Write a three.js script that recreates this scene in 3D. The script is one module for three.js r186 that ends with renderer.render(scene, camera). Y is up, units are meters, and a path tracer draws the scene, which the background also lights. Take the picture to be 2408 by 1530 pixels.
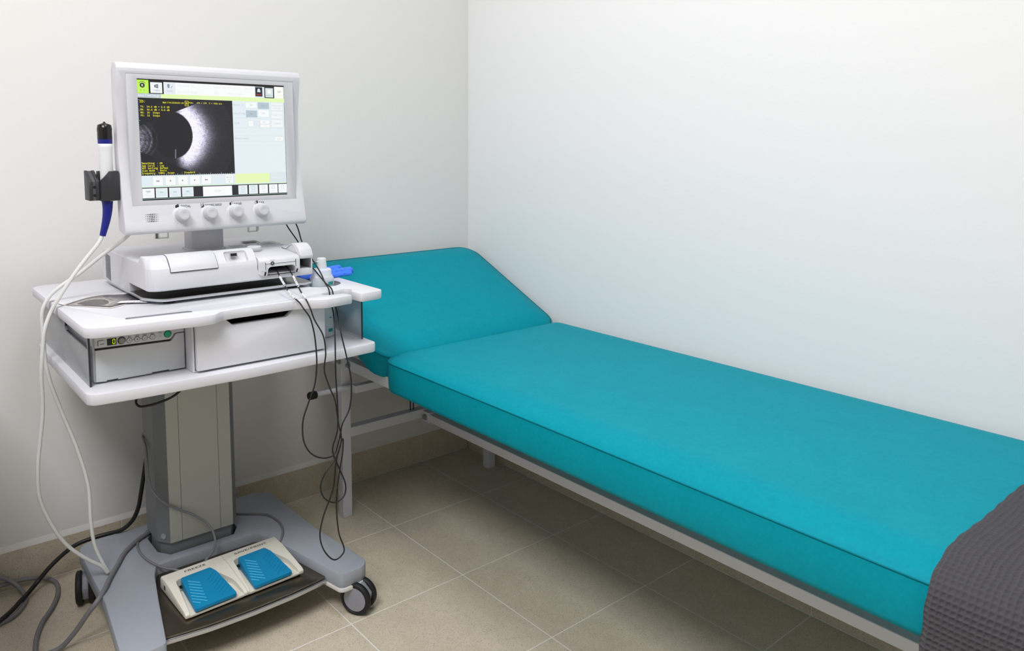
import * as THREE from 'three';
import { RoundedBoxGeometry } from 'three/addons/geometries/RoundedBoxGeometry.js';
import { mergeGeometries, mergeVertices, toCreasedNormals } from 'three/addons/utils/BufferGeometryUtils.js';
import { RectAreaLightUniformsLib } from 'three/addons/lights/RectAreaLightUniformsLib.js';
import { MarchingCubes } from 'three/addons/objects/MarchingCubes.js';
import { ImprovedNoise } from 'three/addons/math/ImprovedNoise.js';
import { Brush, Evaluator, INTERSECTION, SUBTRACTION } from 'three-bvh-csg';

// ---------------------------------------------------------------- camera, light, exposure
const scene = new THREE.Scene();
scene.background = new THREE.Color(0x000000);
const FULL_W = 2560.04, FULL_H = 2013.76;
const camera = new THREE.PerspectiveCamera(57.78, FULL_W / FULL_H, 0.05, 30);
camera.setViewOffset(FULL_W, FULL_H, 152.04, 483.76, 2408, 1530);      // a shifted lens: verticals stay upright
camera.position.set(-1.7297, 1.132, 2.1947);
camera.rotation.order = 'YXZ';
camera.rotation.set(THREE.MathUtils.degToRad(-5.93), THREE.MathUtils.degToRad(-39.11), THREE.MathUtils.degToRad(0.11));
camera.focus = 1.9; camera.userData.fStop = 9;
scene.add(camera);
const renderer = new THREE.WebGLRenderer({ antialias: true });
renderer.toneMapping = THREE.LinearToneMapping;
renderer.toneMappingExposure = 1.0;
renderer.shadowMap.enabled = true;
RectAreaLightUniformsLib.init();
const CEILING = 2.75;
// ceiling light panels, the second added as fill: [x, z, width, depth, intensity]
const LAMPS = [[-2.35, 1.85, 0.8, 1.2, 19.5], [-0.95, 1.2, 0.6, 1.2, 5.8]];
const LAMP_COLOR = 0xfcfcff;

// ---------------------------------------------------------------- helpers
let seed = 7;
const rnd = () => { seed = (seed * 1664525 + 1013904223) >>> 0; return seed / 4294967296; };
const rr = (a, b) => a + (b - a) * rnd();
const V3 = (a) => new THREE.Vector3(a[0], a[1], a[2]);
const perlin = new ImprovedNoise();
const used = {};
function numbered(name) {
  const n = used[name] = (used[name] ?? -1) + 1;
  return n ? name + '_' + String(n).padStart(3, '0') : name;
}
function thing(name, label, category, base = [0, 0, 0], turn = 0, group) {   // a Group at the thing's base
  const o = new THREE.Group(); o.name = numbered(name); scene.add(o);
  o.position.set(...base); o.rotation.y = turn;
  o.userData = { label, category };
  if (group) o.userData.group = group;
  o.__base = base;
  return o;
}
function structure(name, geo, mat) {
  const o = geo ? new THREE.Mesh(geo, mat) : new THREE.Group();
  o.name = name; o.userData.kind = 'structure'; scene.add(o);
  if (geo) o.castShadow = o.receiveShadow = true;
  return o;
}
// a part of a thing; geometry is given in world axes and moved to the thing's base (or stays local with local = true)
function part(parent, name, geo, mat, { local = false, label, kind } = {}) {
  let root = parent; while (root.parent && root.parent !== scene) root = root.parent;
  if (Array.isArray(geo)) geo = mergeGeometries(geo.map(plain));
  if (!local && root.__base) geo.translate(-root.__base[0], -root.__base[1], -root.__base[2]);
  const m = new THREE.Mesh(geo, mat); m.name = name; m.castShadow = m.receiveShadow = true;
  if (label) m.userData.label = label;
  if (kind) m.userData.kind = kind;
  parent.add(m);
  return m;
}
function plain(g) {                                          // same attributes everywhere so that pieces merge
  g = g.index ? g.toNonIndexed() : g.clone();
  for (const k of Object.keys(g.attributes)) if (!['position', 'normal', 'uv'].includes(k)) g.deleteAttribute(k);
  if (!g.attributes.uv) g.setAttribute('uv', new THREE.BufferAttribute(new Float32Array(g.attributes.position.count * 2), 2));
  if (!g.attributes.normal) g.computeVertexNormals();
  return g;
}
function boxUV(g, s = 1) {                                   // uv in metres from the dominant axis of each face
  g = g.index ? g.toNonIndexed() : g;
  const p = g.attributes.position, n = g.attributes.normal, uv = new Float32Array(p.count * 2);
  for (let i = 0; i < p.count; i += 3) {
    let nx = 0, ny = 0, nz = 0;
    for (let k = 0; k < 3; k++) { nx += n.getX(i + k); ny += n.getY(i + k); nz += n.getZ(i + k); }
    nx = Math.abs(nx); ny = Math.abs(ny); nz = Math.abs(nz);
    for (let k = 0; k < 3; k++) {
      const x = p.getX(i + k), y = p.getY(i + k), z = p.getZ(i + k);
      const [u, v] = ny >= nx && ny >= nz ? [x, z] : nx >= nz ? [z, y] : [x, y];
      uv[(i + k) * 2] = u * s; uv[(i + k) * 2 + 1] = v * s;
    }
  }
  g.setAttribute('uv', new THREE.BufferAttribute(uv, 2));
  return g;
}
const smooth = (g, a = 0.6) => boxUV(toCreasedNormals(g.index ? g.toNonIndexed() : g, a));
// polygon with rounded corners; points [x, y, r]
function roundedShape(pts, defaultR = 0, path = new THREE.Shape()) {
  const n = pts.length;
  for (let i = 0; i < n; i++) {
    const p = pts[i], a = pts[(i + n - 1) % n], b = pts[(i + 1) % n];
    const r0 = p[2] ?? defaultR;
    const da = new THREE.Vector2(a[0] - p[0], a[1] - p[1]), db = new THREE.Vector2(b[0] - p[0], b[1] - p[1]);
    const la = da.length(), lb = db.length(); da.normalize(); db.normalize();
    const ang = Math.acos(THREE.MathUtils.clamp(da.dot(db), -1, 1));
    let t = r0 / Math.tan(ang / 2); t = Math.min(t, la * 0.49, lb * 0.49);
    const r = t * Math.tan(ang / 2);
    if (r < 1e-5 || Math.abs(ang - Math.PI) < 0.02) { i ? path.lineTo(p[0], p[1]) : path.moveTo(p[0], p[1]); continue; }
    const s = [p[0] + da.x * t, p[1] + da.y * t];
    const bis = da.clone().add(db).normalize().multiplyScalar(r / Math.sin(ang / 2));
    const c = [p[0] + bis.x, p[1] + bis.y];
    i ? path.lineTo(s[0], s[1]) : path.moveTo(s[0], s[1]);
    let a0 = Math.atan2(s[1] - c[1], s[0] - c[0]);
    const e = [p[0] + db.x * t, p[1] + db.y * t];
    let d = Math.atan2(e[1] - c[1], e[0] - c[0]) - a0;
    while (d > Math.PI) d -= 2 * Math.PI; while (d < -Math.PI) d += 2 * Math.PI;
    const steps = Math.max(3, Math.ceil(Math.abs(d) / 0.2));
    for (let k = 1; k <= steps; k++) path.lineTo(c[0] + r * Math.cos(a0 + d * k / steps), c[1] + r * Math.sin(a0 + d * k / steps));
  }
  path.closePath();
  return path;
}
function extrude(shape, len, b, seg = 2) {
  const g = new THREE.ExtrudeGeometry(shape, { depth: Math.max(1e-4, len - 2 * b), bevelEnabled: b > 0, bevelSize: b, bevelThickness: b, bevelOffset: -b, bevelSegments: seg, curveSegments: 10 });
  if (b > 0) g.translate(0, 0, b);
  return g;
}
const holesOf = (shape, holes, sy = 1) => { for (const h of holes) shape.holes.push(Array.isArray(h) ? roundedShape(h.map(([x, z, r]) => [x, sy * z, r]), 0, new THREE.Path()) : h); return shape; };
// plan outline [x, z, r] between heights y0 and y1
const fit = (q, b) => (q > 0 ? Math.max(q, b * 1.2) : 0);              // an inward bevel needs corners rounder than itself
const slab = (pts, y0, y1, b = 0.002, { holes = [], r = 0, crease = 0.6 } = {}) =>
  smooth(extrude(holesOf(roundedShape(pts.map(([x, z, q]) => [x, -z, fit(q ?? r, b)])), holes, -1), y1 - y0, b).rotateX(-Math.PI / 2).translate(0, y0, 0), crease);
// side profile [z, y, r] between x0 and x1
const profX = (pts, x0, x1, b = 0.002, { r = 0, crease = 0.6, holes = [] } = {}) =>
  smooth(extrude(holesOf(roundedShape(pts.map(([z, y, q]) => [-z, y, fit(q ?? r, b)])), holes.map((h) => h.map(([z, y, q]) => [-z, y, q]))), x1 - x0, b).rotateY(Math.PI / 2).translate(x0, 0, 0), crease);
// front outline [x, y, r] between z0 and z1
const front = (pts, z0, z1, b = 0.002, { holes = [], r = 0, crease = 0.6 } = {}) =>
  smooth(extrude(holesOf(roundedShape(pts.map(([x, y, q]) => [x, y, fit(q ?? r, b)])), holes), z1 - z0, b).translate(0, 0, z0), crease);
const rect = (x0, x1, y0, y1, r = 0) => [[x0, y0, r], [x1, y0, r], [x1, y1, r], [x0, y1, r]];
function box(x0, x1, y0, y1, z0, z1, r = 0.002, seg = 2) {
  const g = r > 0 ? new RoundedBoxGeometry(x1 - x0, y1 - y0, z1 - z0, seg, Math.min(r, (x1 - x0) / 2.01, (y1 - y0) / 2.01, (z1 - z0) / 2.01)) : new THREE.BoxGeometry(x1 - x0, y1 - y0, z1 - z0);
  return boxUV(g.translate((x0 + x1) / 2, (y0 + y1) / 2, (z0 + z1) / 2));
}
const cyl = (r0, r1, h, seg = 32, open = false) => new THREE.CylinderGeometry(r0, r1, h, seg, 1, open);
const lathe = (pts, seg = 40) => new THREE.LatheGeometry(pts.map(([r, y]) => new THREE.Vector2(r, y)), seg);
function tube(pts, r, seg, closed = false, radial = 10) {
  const c = new THREE.CatmullRomCurve3(pts.map(V3), closed, 'centripetal');
  return capEnds(new THREE.TubeGeometry(c, seg ?? Math.max(12, pts.length * 8), r, radial, closed), c, r, radial, closed);
}
function capEnds(g, c, r, radial, closed) {
  if (closed) return g;
  const caps = [0, 1].map((t) => { const s = new THREE.SphereGeometry(r, radial, 6); s.translate(...c.getPoint(t).toArray()); return plain(s); });
  return mergeGeometries([plain(g), ...caps]);
}
const csg = new Evaluator(); csg.useGroups = false; csg.attributes = ['position', 'normal', 'uv'];
function bool(a, b, op) {
  const A = new Brush(plain(a)), B = new Brush(plain(b)); A.updateMatrixWorld(); B.updateMatrixWorld();
  const say = [console.log, console.warn, console.error]; console.log = console.warn = console.error = () => {};   // the clipper reports coplanar faces it copes with
  const g = csg.evaluate(A, B, op).geometry;
  [console.log, console.warn, console.error] = say;
  return g;
}
const cut = (a, ...bs) => bs.reduce((g, b) => bool(g, b, SUBTRACTION), a);
function place(g, { at = [0, 0, 0], rx = 0, ry = 0, rz = 0 }) {
  const m = new THREE.Matrix4().compose(V3(at), new THREE.Quaternion().setFromEuler(new THREE.Euler(rx, ry, rz, 'YXZ')), new THREE.Vector3(1, 1, 1));
  return g.applyMatrix4(m);
}

// ---------------------------------------------------------------- textures and materials
function dataTexture(n, fn, srgb, repeat = 1) {
  const d = new Uint8Array(n * n * 4);
  for (let y = 0; y < n; y++) for (let x = 0; x < n; x++) {
    const c = fn(x / n, y / n, x, y), i = (y * n + x) * 4;
    d[i] = c[0]; d[i + 1] = c[1]; d[i + 2] = c[2]; d[i + 3] = c[3] ?? 255;
  }
  const t = new THREE.DataTexture(d, n, n);
  t.wrapS = t.wrapT = THREE.RepeatWrapping; t.magFilter = THREE.LinearFilter; t.minFilter = THREE.LinearFilter;
  if (srgb) t.colorSpace = THREE.SRGBColorSpace;
  t.repeat.set(repeat, repeat); t.needsUpdate = true;
  return t;
}
// tileable value noise
function tileNoise(period, s) {
  const g = []; let q = s >>> 0;
  for (let i = 0; i < period * period; i++) { q = (q * 1664525 + 1013904223) >>> 0; g.push(q / 4294967296); }
  const f = (t) => t * t * (3 - 2 * t);
  return (u, v) => {
    const x = u * period, y = v * period, x0 = Math.floor(x), y0 = Math.floor(y), a = f(x - x0), b = f(y - y0);
    const at = (i, j) => g[((j % period + period) % period) * period + ((i % period + period) % period)];
    return (at(x0, y0) * (1 - a) + at(x0 + 1, y0) * a) * (1 - b) + (at(x0, y0 + 1) * (1 - a) + at(x0 + 1, y0 + 1) * a) * b;
  };
}
const nA = tileNoise(8, 11), nB = tileNoise(24, 12), nC = tileNoise(64, 13), nD = tileNoise(160, 14);
const g3 = (v) => { const k = Math.max(0, Math.min(255, Math.round(v * 255))); return [k, k, k]; };
const wallBump = dataTexture(512, (u, v) => g3(0.35 * nB(u, v) + 0.4 * nC(u, v) + 0.25 * nD(u, v)), false, 2.5);
const vinylBump = dataTexture(512, (u, v) => g3(0.5 * nC(u, v) + 0.5 * nD(u, v)), false, 6);
const grain = dataTexture(256, (u, v) => g3(0.5 + 0.3 * (nC(u, v) - 0.5) + 0.5 * (nD(u, v) - 0.5)), false, 8);
function canvasTexture(w, h, draw, srgb = true) {
  const c = document.createElement('canvas'); c.width = w; c.height = h;
  const x = c.getContext('2d'); draw(x, w, h);
  const t = new THREE.CanvasTexture(c);
  if (srgb) t.colorSpace = THREE.SRGBColorSpace;
  t.magFilter = THREE.LinearFilter; t.anisotropy = 8;
  return t;
}
const std = (color, roughness = 0.5, o = {}) => new THREE.MeshStandardMaterial({ color, roughness, ...o });
const phys = (color, roughness = 0.5, o = {}) => new THREE.MeshPhysicalMaterial({ color, roughness, ...o });
const vinylTone = dataTexture(512, (u, v) => { const n = (nA(u, v) - 0.5) * 3 + (nB(u, v) - 0.5) * 2 + (nC(u, v) - 0.5) * 2 + (nD(u, v) - 0.5) * 6; return [Math.max(0, n), 143 + n * 0.9, 160 + n * 0.8].map((k) => Math.max(0, Math.min(255, Math.round(k)))); }, true, 1.7);
const M = {
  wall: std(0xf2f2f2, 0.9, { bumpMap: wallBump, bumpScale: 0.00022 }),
  wallLeft: std(0xe6e4e1, 0.9, { bumpMap: wallBump, bumpScale: 0.00022 }),  // darker than the other walls: weaker light put into the paint colour
  ceiling: std(0xeeeeec, 0.95),
  trim: std(0xe2e0dc, 0.8),
  grout: std(0xe4e1dc, 0.95),
  vinyl: phys(0xffffff, 0.55, { map: vinylTone, bumpMap: vinylBump, bumpScale: 0.0001, specularIntensity: 0.18 }),
  piping: phys(0x007c8c, 0.55, { specularIntensity: 0.2 }),
  whitePaint: phys(0xd4d6dd, 0.42),
  laminate: phys(0xd9d9df, 0.42, { bumpMap: grain, bumpScale: 0.00005 }),
  casing: phys(0xd3d3d8, 0.45, { bumpMap: grain, bumpScale: 0.00006 }),
  bezel: phys(0xc6c6cb, 0.55),
  knob: phys(0xc2c2c8, 0.5),
  stem: phys(0xc4c4c8, 0.5),
  printer: phys(0xcfd2d5, 0.45),
  printerPanel: phys(0xc4c6c6, 0.45),
  black: std(0x0a0a0b, 0.5),
  blackRubber: std(0x121214, 0.62),
  blackGloss: phys(0x0b0a0a, 0.25),
  holder: phys(0x2a2b2f, 0.5),
  navy: phys(0x07127a, 0.4),
  probeWhite: phys(0xdfe0e2, 0.35),
  whiteCable: phys(0xdedfdc, 0.4),
  grayCable: phys(0x7d7c80, 0.45),
  blackCable: phys(0x161618, 0.45),
  baseGray: phys(0xa0a5ae, 0.5, { bumpMap: grain, bumpScale: 0.00008 }),
  caster: phys(0x8f919b, 0.45),
  underTray: phys(0xd9d7d4, 0.5),
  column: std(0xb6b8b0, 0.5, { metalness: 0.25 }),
  columnDark: std(0x85888a, 0.55, { metalness: 0.35 }),  // the metal's dimmer side reflection put into the colour
  steel: std(0x857d72, 0.3, { metalness: 1 }),
  aluminium: std(0xc9ccd2, 0.28, { metalness: 0.9 }),
  plateTop: std(0x6f6a60, 0.12, { metalness: 1 }),
  bolt: std(0x9aa5a0, 0.4, { metalness: 0.6 }),
  pedalBody: phys(0xeae5d8, 0.45),
  pedalBlue: phys(0x0087b8, 0.42, { bumpMap: grain, bumpScale: 0.00008 }),
  pedalLine: phys(0x5fc4e6, 0.42),
  acrylic: phys(0xd4d6d9, 0.25, { transmission: 0.62, specularIntensity: 0.5, thickness: 0, ior: 1.49 }),
  acrylicEdge: phys(0x2c2e38, 0.3),
  bottle: phys(0xf4fafc, 0.35, { transmission: 0.55, thickness: 0, ior: 1.45 }),
  bottleCap: phys(0xfafcfc, 0.4, { transmission: 0.45, thickness: 0, ior: 1.45 }),
  gel: phys(0xe2eff5, 0.3, { transmission: 0.6, thickness: 0, ior: 1.36 }),
  tealPrint: std(0x008a86, 0.5),
  glove: phys(0x3f7bf6, 0.48, { sheen: 0.3, sheenColor: new THREE.Color(0x6f93ff), sheenRoughness: 0.5 }),
  blanket: phys(0x49484c, 0.95, { sheen: 0.15, sheenColor: new THREE.Color(0x8a8a92), sheenRoughness: 0.7 }),
  sleeve: phys(0xe6e6e8, 0.45),
  green: phys(0x00a074, 0.4),
};

// ---------------------------------------------------------------- the room
const RX0 = -4.6, RZ1 = 6.0;                                          // far sides of the room, behind the camera
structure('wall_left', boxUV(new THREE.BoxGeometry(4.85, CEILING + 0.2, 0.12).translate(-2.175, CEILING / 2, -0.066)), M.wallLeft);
structure('wall_right', boxUV(new THREE.BoxGeometry(0.12, CEILING + 0.2, 6.3).translate(0.066, CEILING / 2, 3.1)), M.wall);
structure('wall_back', boxUV(new THREE.BoxGeometry(4.85, CEILING + 0.2, 0.12).translate(-2.175, CEILING / 2, RZ1 + 0.06)), M.wall);
structure('wall_far', boxUV(new THREE.BoxGeometry(0.12, CEILING + 0.2, 6.3).translate(RX0 - 0.06, CEILING / 2, 3.1)), M.wall);
structure('ceiling', boxUV(new THREE.BoxGeometry(4.9, 0.12, 6.4).translate(-2.2, CEILING + 0.06, 3.1)), M.ceiling);

// speckled porcelain: two prints, used on tiles at different offsets
function speckle(s) {
  return canvasTexture(1024, 1024, (x, w, h) => {
    seed = s; const id = x.createImageData(w, h), d = id.data;
    for (let j = 0; j < h; j++) for (let i = 0; i < w; i++) {
      const u = i / w, v = j / h, k = (j * w + i) * 4, n = (nA(u, v) - 0.5) * 5 + (nB(u, v) - 0.5) * 6 + (rnd() - 0.5) * 16;
      d[k] = 206 + n; d[k + 1] = 195 + n; d[k + 2] = 174 + n; d[k + 3] = 255;
    }
    x.putImageData(id, 0, 0);
    const blob = (col, r0, r1, count) => { x.fillStyle = col; for (let i = 0; i < count; i++) { x.beginPath(); x.arc(rnd() * w, rnd() * h, rr(r0, r1), 0, 7); x.fill(); } };
    blob('rgba(120,108,88,0.45)', 0.9, 2.2, 9000);
    blob('rgba(215,205,184,0.5)', 0.9, 2.2, 5000);
    blob('rgba(70,64,56,0.6)', 0.8, 2.0, 2600);
    blob('rgba(45,42,40,0.8)', 1.0, 2.3, 320);
  });
}
const tileMats = [21, 99].map((s) => { const t = speckle(s); t.wrapS = t.wrapT = THREE.RepeatWrapping; t.repeat.set(3, 3); return phys(0xffffff, 0.42, { map: t, bumpMap: grain, bumpScale: 0.00006, specularIntensity: 0.6 }); });
const S = 1 / 3, GAP = 0.0021, XLINE = -0.2093;
const floor = structure('floor');
part(floor, 'grout_bed', boxUV(new THREE.BoxGeometry(4.8, 0.1, 6.2).translate(-2.2, -0.0503, 3.0)), M.grout);
const tileCache = {};
function tileGeo(w, d) {
  const key = [w.toFixed(4), d.toFixed(4)].join();
  return tileCache[key] ??= slab(rect(-w / 2, w / 2, -d / 2, d / 2), -0.008, 0, 0.0008, { crease: 0.2 });
}
const rest = (x0, x1, z0, z1) => part(floor, 'far_tiles', (() => { const g = []; for (let x = x1; x - S > x0 - 0.2; x -= S) for (let z = z0; z < z1 - 0.05; z += S) g.push(slab(rect(Math.max(x0, x - S) + GAP / 2, x - GAP / 2, z + GAP / 2, Math.min(z1, z + S) - GAP / 2), -0.008, 0, 0, { crease: 0.2 })); return g; })(), tileMats[0], { kind: 'stuff' });
const XREST = XLINE - 9 * S;
rest(RX0, XREST, 0, RZ1); rest(XREST, 0, 12 * S, RZ1);
const floorVariants = {};
for (let i = -1; i < 9; i++) for (let j = 0; j < 12; j++) {          // the tiles in and near the frame; farther ones are one piece
  const x1 = i < 0 ? 0.0 : XLINE - i * S, x0 = i < 0 ? XLINE : Math.max(RX0, XLINE - (i + 1) * S), z0 = j * S, z1 = Math.min(RZ1, z0 + S);
  if (x1 - x0 < 0.02 || z1 - z0 < 0.02) continue;
  const w = x1 - x0 - GAP, d = z1 - z0 - GAP, v = (i * 5 + j * 3 + 20) % 4, key = w.toFixed(3) + d.toFixed(3) + v;
  const g = floorVariants[key] ??= (() => { const q = tileGeo(w, d).clone(), uv = q.attributes.uv; for (let k = 0; k < uv.count; k++) uv.setXY(k, uv.getX(k) * (v & 1 ? 1 : -1) + v * 0.07, uv.getY(k) + v * 0.11); return q; })();
  const m = new THREE.Mesh(g, tileMats[v >> 1]); m.name = numbered('tile'); m.receiveShadow = m.castShadow = true;
  m.position.set((x0 + x1) / 2, rr(-0.0002, 0.0002), (z0 + z1) / 2); floor.add(m);
}
// skirting: tile strips set on the foot of the wall, closed by a small plaster slope
function skirting(name, n, along, cutAt) {
  const o = structure(name);
  const H = 0.1, T = 0.006;
  for (const [a, b] of cutAt) {
    const g = along === 'x' ? box(a + GAP / 2, b - GAP / 2, 0.0015, H, -T - 0.004, 0, 0.0008, 1) : box(0, T + 0.004, 0.0015, H, a + GAP / 2, b - GAP / 2, 0.0008, 1);
    const m = new THREE.Mesh(g, tileMats[Math.round(Math.abs(a * 7)) % 2]); m.name = numbered('skirting_tile'); m.castShadow = m.receiveShadow = true; o.add(m);
  }
  const L0 = cutAt[0][0], L1 = cutAt[cutAt.length - 1][1], lo = Math.min(L0, L1), hi = Math.max(L0, L1);
  const grout = along === 'x' ? box(lo, hi, -0.001, H - 0.001, -T - 0.004, -0.0012, 0) : box(0.0012, T + 0.004, -0.001, H - 0.001, lo, hi, 0);
  const gm = new THREE.Mesh(grout, M.grout); gm.name = numbered('grout_strip'); o.add(gm);
  return o;
}
const cutsX = [[XLINE, 0.0]]; for (let i = 0; i < 13; i++) cutsX.unshift([Math.max(RX0, XLINE - (i + 1) * S), XLINE - i * S]);
skirting('baseboard_left', 0, 'x', cutsX.filter(([a, b]) => b - a > 0.02));
const cutsZ = []; for (let j = 0; j < 18; j++) cutsZ.push([j * S, Math.min(RZ1, (j + 1) * S)]);
skirting('baseboard_right', 1, 'z', cutsZ.filter(([a, b]) => b - a > 0.02));
structure('trim_1', profX([[-0.0075, 0.0995], [-0.0004, 0.0995], [-0.0012, 0.103], [-0.006, 0.1145], [-0.0075, 0.1145]], RX0, 0.005, 0, { crease: 0.3 }), M.trim);
structure('trim_2', front([[0.0004, 0.0995], [0.0075, 0.0995], [0.0075, 0.1145], [0.006, 0.1145], [0.0012, 0.103]], 0, RZ1, 0, { crease: 0.3 }), M.trim);

// ceiling panels: out of the frame, the smaller one added to brighten the right side
LAMPS.forEach(([x, z, w, d, power], i) => {
  const t = thing('ceiling_lamp', i ? 'smaller white ceiling light panel added unseen to brighten the couch side' : 'larger white ceiling light panel left of the couch', 'lamp', [x, CEILING, z]);
  part(t, 'frame', front(rect(-w / 2 - 0.03, w / 2 + 0.03, -d / 2 - 0.03, d / 2 + 0.03, 0.004), 0, 0.03, 0.002, { holes: [rect(-w / 2, w / 2, -d / 2, d / 2)] }).rotateX(Math.PI / 2), M.whitePaint, { local: true });
  part(t, 'diffuser', new THREE.BoxGeometry(w, 0.006, d).translate(0, -0.012, 0), new THREE.MeshStandardMaterial({ color: 0xffffff, emissive: LAMP_COLOR, emissiveIntensity: 1.5 }), { local: true });
  const l = new THREE.RectAreaLight(LAMP_COLOR, power, w, d);
  l.position.set(0, -0.02, 0); l.rotation.x = -Math.PI / 2; t.add(l);
});

// unseen blocker added off frame: its shade darkens the foot of the left wall
{
  const t = thing('added_desk', 'plain white table added unseen against the left wall to block light', 'added_desk', [-2.15, 0, 0.4]);
  part(t, 'added_desk_top', box(-2.7, -1.62, 0.715, 0.745, 0.02, 0.78, 0.003), M.laminate);
  for (const x of [-2.68, -1.665]) part(t, 'side_panel', box(x, x + 0.025, 0, 0.715, 0.04, 0.74, 0.002), M.laminate);
}

// ---------------------------------------------------------------- examination couch
{
  const t = thing('examination_couch', 'long teal vinyl examination couch with raised head end on white legs', 'examination couch', [-0.33, 0, 1.2]);
  // upholstered pad: plan ax by az, side height h, crown c; local origin at the centre of its underside
  function pad(ax, az, h, c, R) {
    const ring = (d, y) => {
      const a = ax / 2 - d, b = az / 2 - d, r = Math.max(R - d, 0.004), out = [];
      const corner = (cx, cz, s) => { for (let k = 0; k <= 10; k++) { const q = s + Math.PI / 2 * k / 10; out.push([cx + r * Math.cos(q), y, cz + r * Math.sin(q)]); } };
      corner(a - r, b - r, 0); corner(-a + r, b - r, Math.PI / 2); corner(-a + r, -b + r, Math.PI); corner(a - r, -b + r, Math.PI * 1.5);
      const full = [];                                     // add points on the straights so that the crown bends smoothly
      for (let i = 0; i < out.length; i++) {
        full.push(out[i]);
        if (i % 11 === 10) { const n = out[(i + 1) % out.length]; for (let k = 1; k < 12; k++) full.push(out[i].map((v, m) => v + (n[m] - v) * k / 12)); }
      }
      return full;
    };
    const D = 0.075, rings = [ring(0.0275, 0.0215), ring(0.0265, 0.003), ring(0.022, 0), ring(0.008, 0), ring(0.0025, 0.003), ring(0, 0.012), ring(-0.0015, h * 0.5), ring(0, h - 0.006), ring(0.001, h)];
    for (let k = 1; k <= 10; k++) { const q = k / 10; rings.push(ring(0.001 + D * q, h + c * (1 - (1 - q) * (1 - q)))); }
    rings.push(ring(Math.min(ax, az) / 2 - 0.04, h + c * 1.04));
    const N = rings[0].length, pos = [], idx = [];
    for (const r of rings) for (const p of r) pos.push(...p);
    for (let a = 0; a < rings.length - 1; a++) for (let i = 0; i < N; i++) { const j = (i + 1) % N; idx.push(a * N + i, (a + 1) * N + i, a * N + j, a * N + j, (a + 1) * N + i, (a + 1) * N + j); }
    const top = (rings.length - 1) * N, c0 = pos.length / 3; pos.push(0, h + c * 1.04, 0); const b0 = pos.length / 3; pos.push(0, 0.0215, 0);
    for (let i = 0; i < N; i++) { const j = (i + 1) % N; idx.push(top + i, c0, top + j, i, j, b0); }
    const g = new THREE.BufferGeometry(); g.setAttribute('position', new THREE.Float32BufferAttribute(pos, 3)); g.setIndex(idx); g.computeVertexNormals();
    return { geo: smooth(g, 1.0), seam: ring(-0.0002, h) };
  }
  const seamTube = (pts) => new THREE.TubeGeometry(new THREE.CatmullRomCurve3(pts.map(V3), true, 'centripetal'), 220, 0.0015, 6, true);
  // long pad
  const L0 = 0.468, L1 = 2.02, long = pad(0.66, L1 - L0, 0.0805, 0.023, 0.06);
  const at1 = { at: [-0.337, 0.4775, (L0 + L1) / 2] };
  const m1 = part(t, 'mattress', place(long.geo, at1), M.vinyl);
  part(m1, 'piping', place(seamTube(long.seam), at1), M.piping);
  // head pad, tilted
  const tilt = Math.atan2(0.205, 0.46), head = pad(0.655, 0.5, 0.072, 0.022, 0.06);
  const hc = [-0.337, 0.574 + 0.255 * Math.sin(tilt) - 0.095 * Math.cos(tilt), 0.492 - 0.255 * Math.cos(tilt) - 0.095 * Math.sin(tilt)];
  const at2 = { at: hc, rx: tilt };
  const m2 = part(t, 'headrest', place(head.geo, at2), M.vinyl);
  part(m2, 'piping', place(seamTube(head.seam), at2), M.piping);
  // frame
  const q = 0.0305;
  for (const x of [-0.634, -0.0655]) for (const z of [0.168, 1.88]) part(t, 'leg', box(x, x + q, 0, 0.47, z, z + q, 0.002), M.whitePaint);
  for (const x of [-0.634, -0.0655]) part(t, 'side_rail', box(x, x + q, 0.4685, 0.4985, 0.06, 1.98, 0.002), M.whitePaint);
  for (const z of [0.06, 0.5, 1.2, 1.95]) part(t, 'cross_rail', box(-0.604, -0.065, 0.4685, 0.4965, z, z + 0.03, 0.002), M.whitePaint);
  for (const z of [0.168, 1.88]) part(t, 'lower_cross_bar', box(-0.604, -0.065, 0.2475, 0.2765, z, z + q, 0.002), M.whitePaint);
  part(t, 'lower_rail', box(-0.339, -0.312, 0.2405, 0.2665, 0.198, 1.885, 0.002), M.whitePaint);
  const slv = part(t, 'rail_sleeve', box(-0.342, -0.309, 0.2375, 0.2715, 0.196, 0.232, 0.001), M.whitePaint);
  const hex = (x, y, z) => { const n = place(cyl(0.0078, 0.0078, 0.006, 6), { at: [x, y, z], rz: Math.PI / 2 }), w = place(cyl(0.0105, 0.0105, 0.002, 24), { at: [x + 0.003, y, z], rz: Math.PI / 2 }), e = place(cyl(0.0042, 0.0042, 0.011, 16), { at: [x - 0.001, y, z], rz: Math.PI / 2 }); return [n, w, e]; };
  part(slv, 'bolt', hex(-0.3455, 0.254, 0.213), M.bolt);
  for (const z of [0.186, 0.243]) part(t, 'bolt', hex(-0.6375, 0.4855, z), M.bolt);
  // hinge arms that carry the head pad, and the tilting bar with its release rod
  const armAt = (x) => place(box(-0.0125, 0.0125, -0.0125, 0.0125, -0.23, 0.23, 0.002), { at: [x, hc[1] + 0.007 * Math.cos(tilt), hc[2] + 0.007 * Math.sin(tilt)], rx: tilt });
  for (const x of [-0.585, -0.09]) part(t, 'headrest_arm', armAt(x), M.whitePaint);
  part(t, 'tilt_bar', box(-0.617, -0.04, 0.398, 0.42, 0.228, 0.25, 0.0015), M.whitePaint);
  for (const x of [-0.45, -0.2]) part(t, 'tilt_bracket', box(x, x + 0.006, 0.4, 0.5, 0.232, 0.246, 0.001), M.whitePaint);
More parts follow.
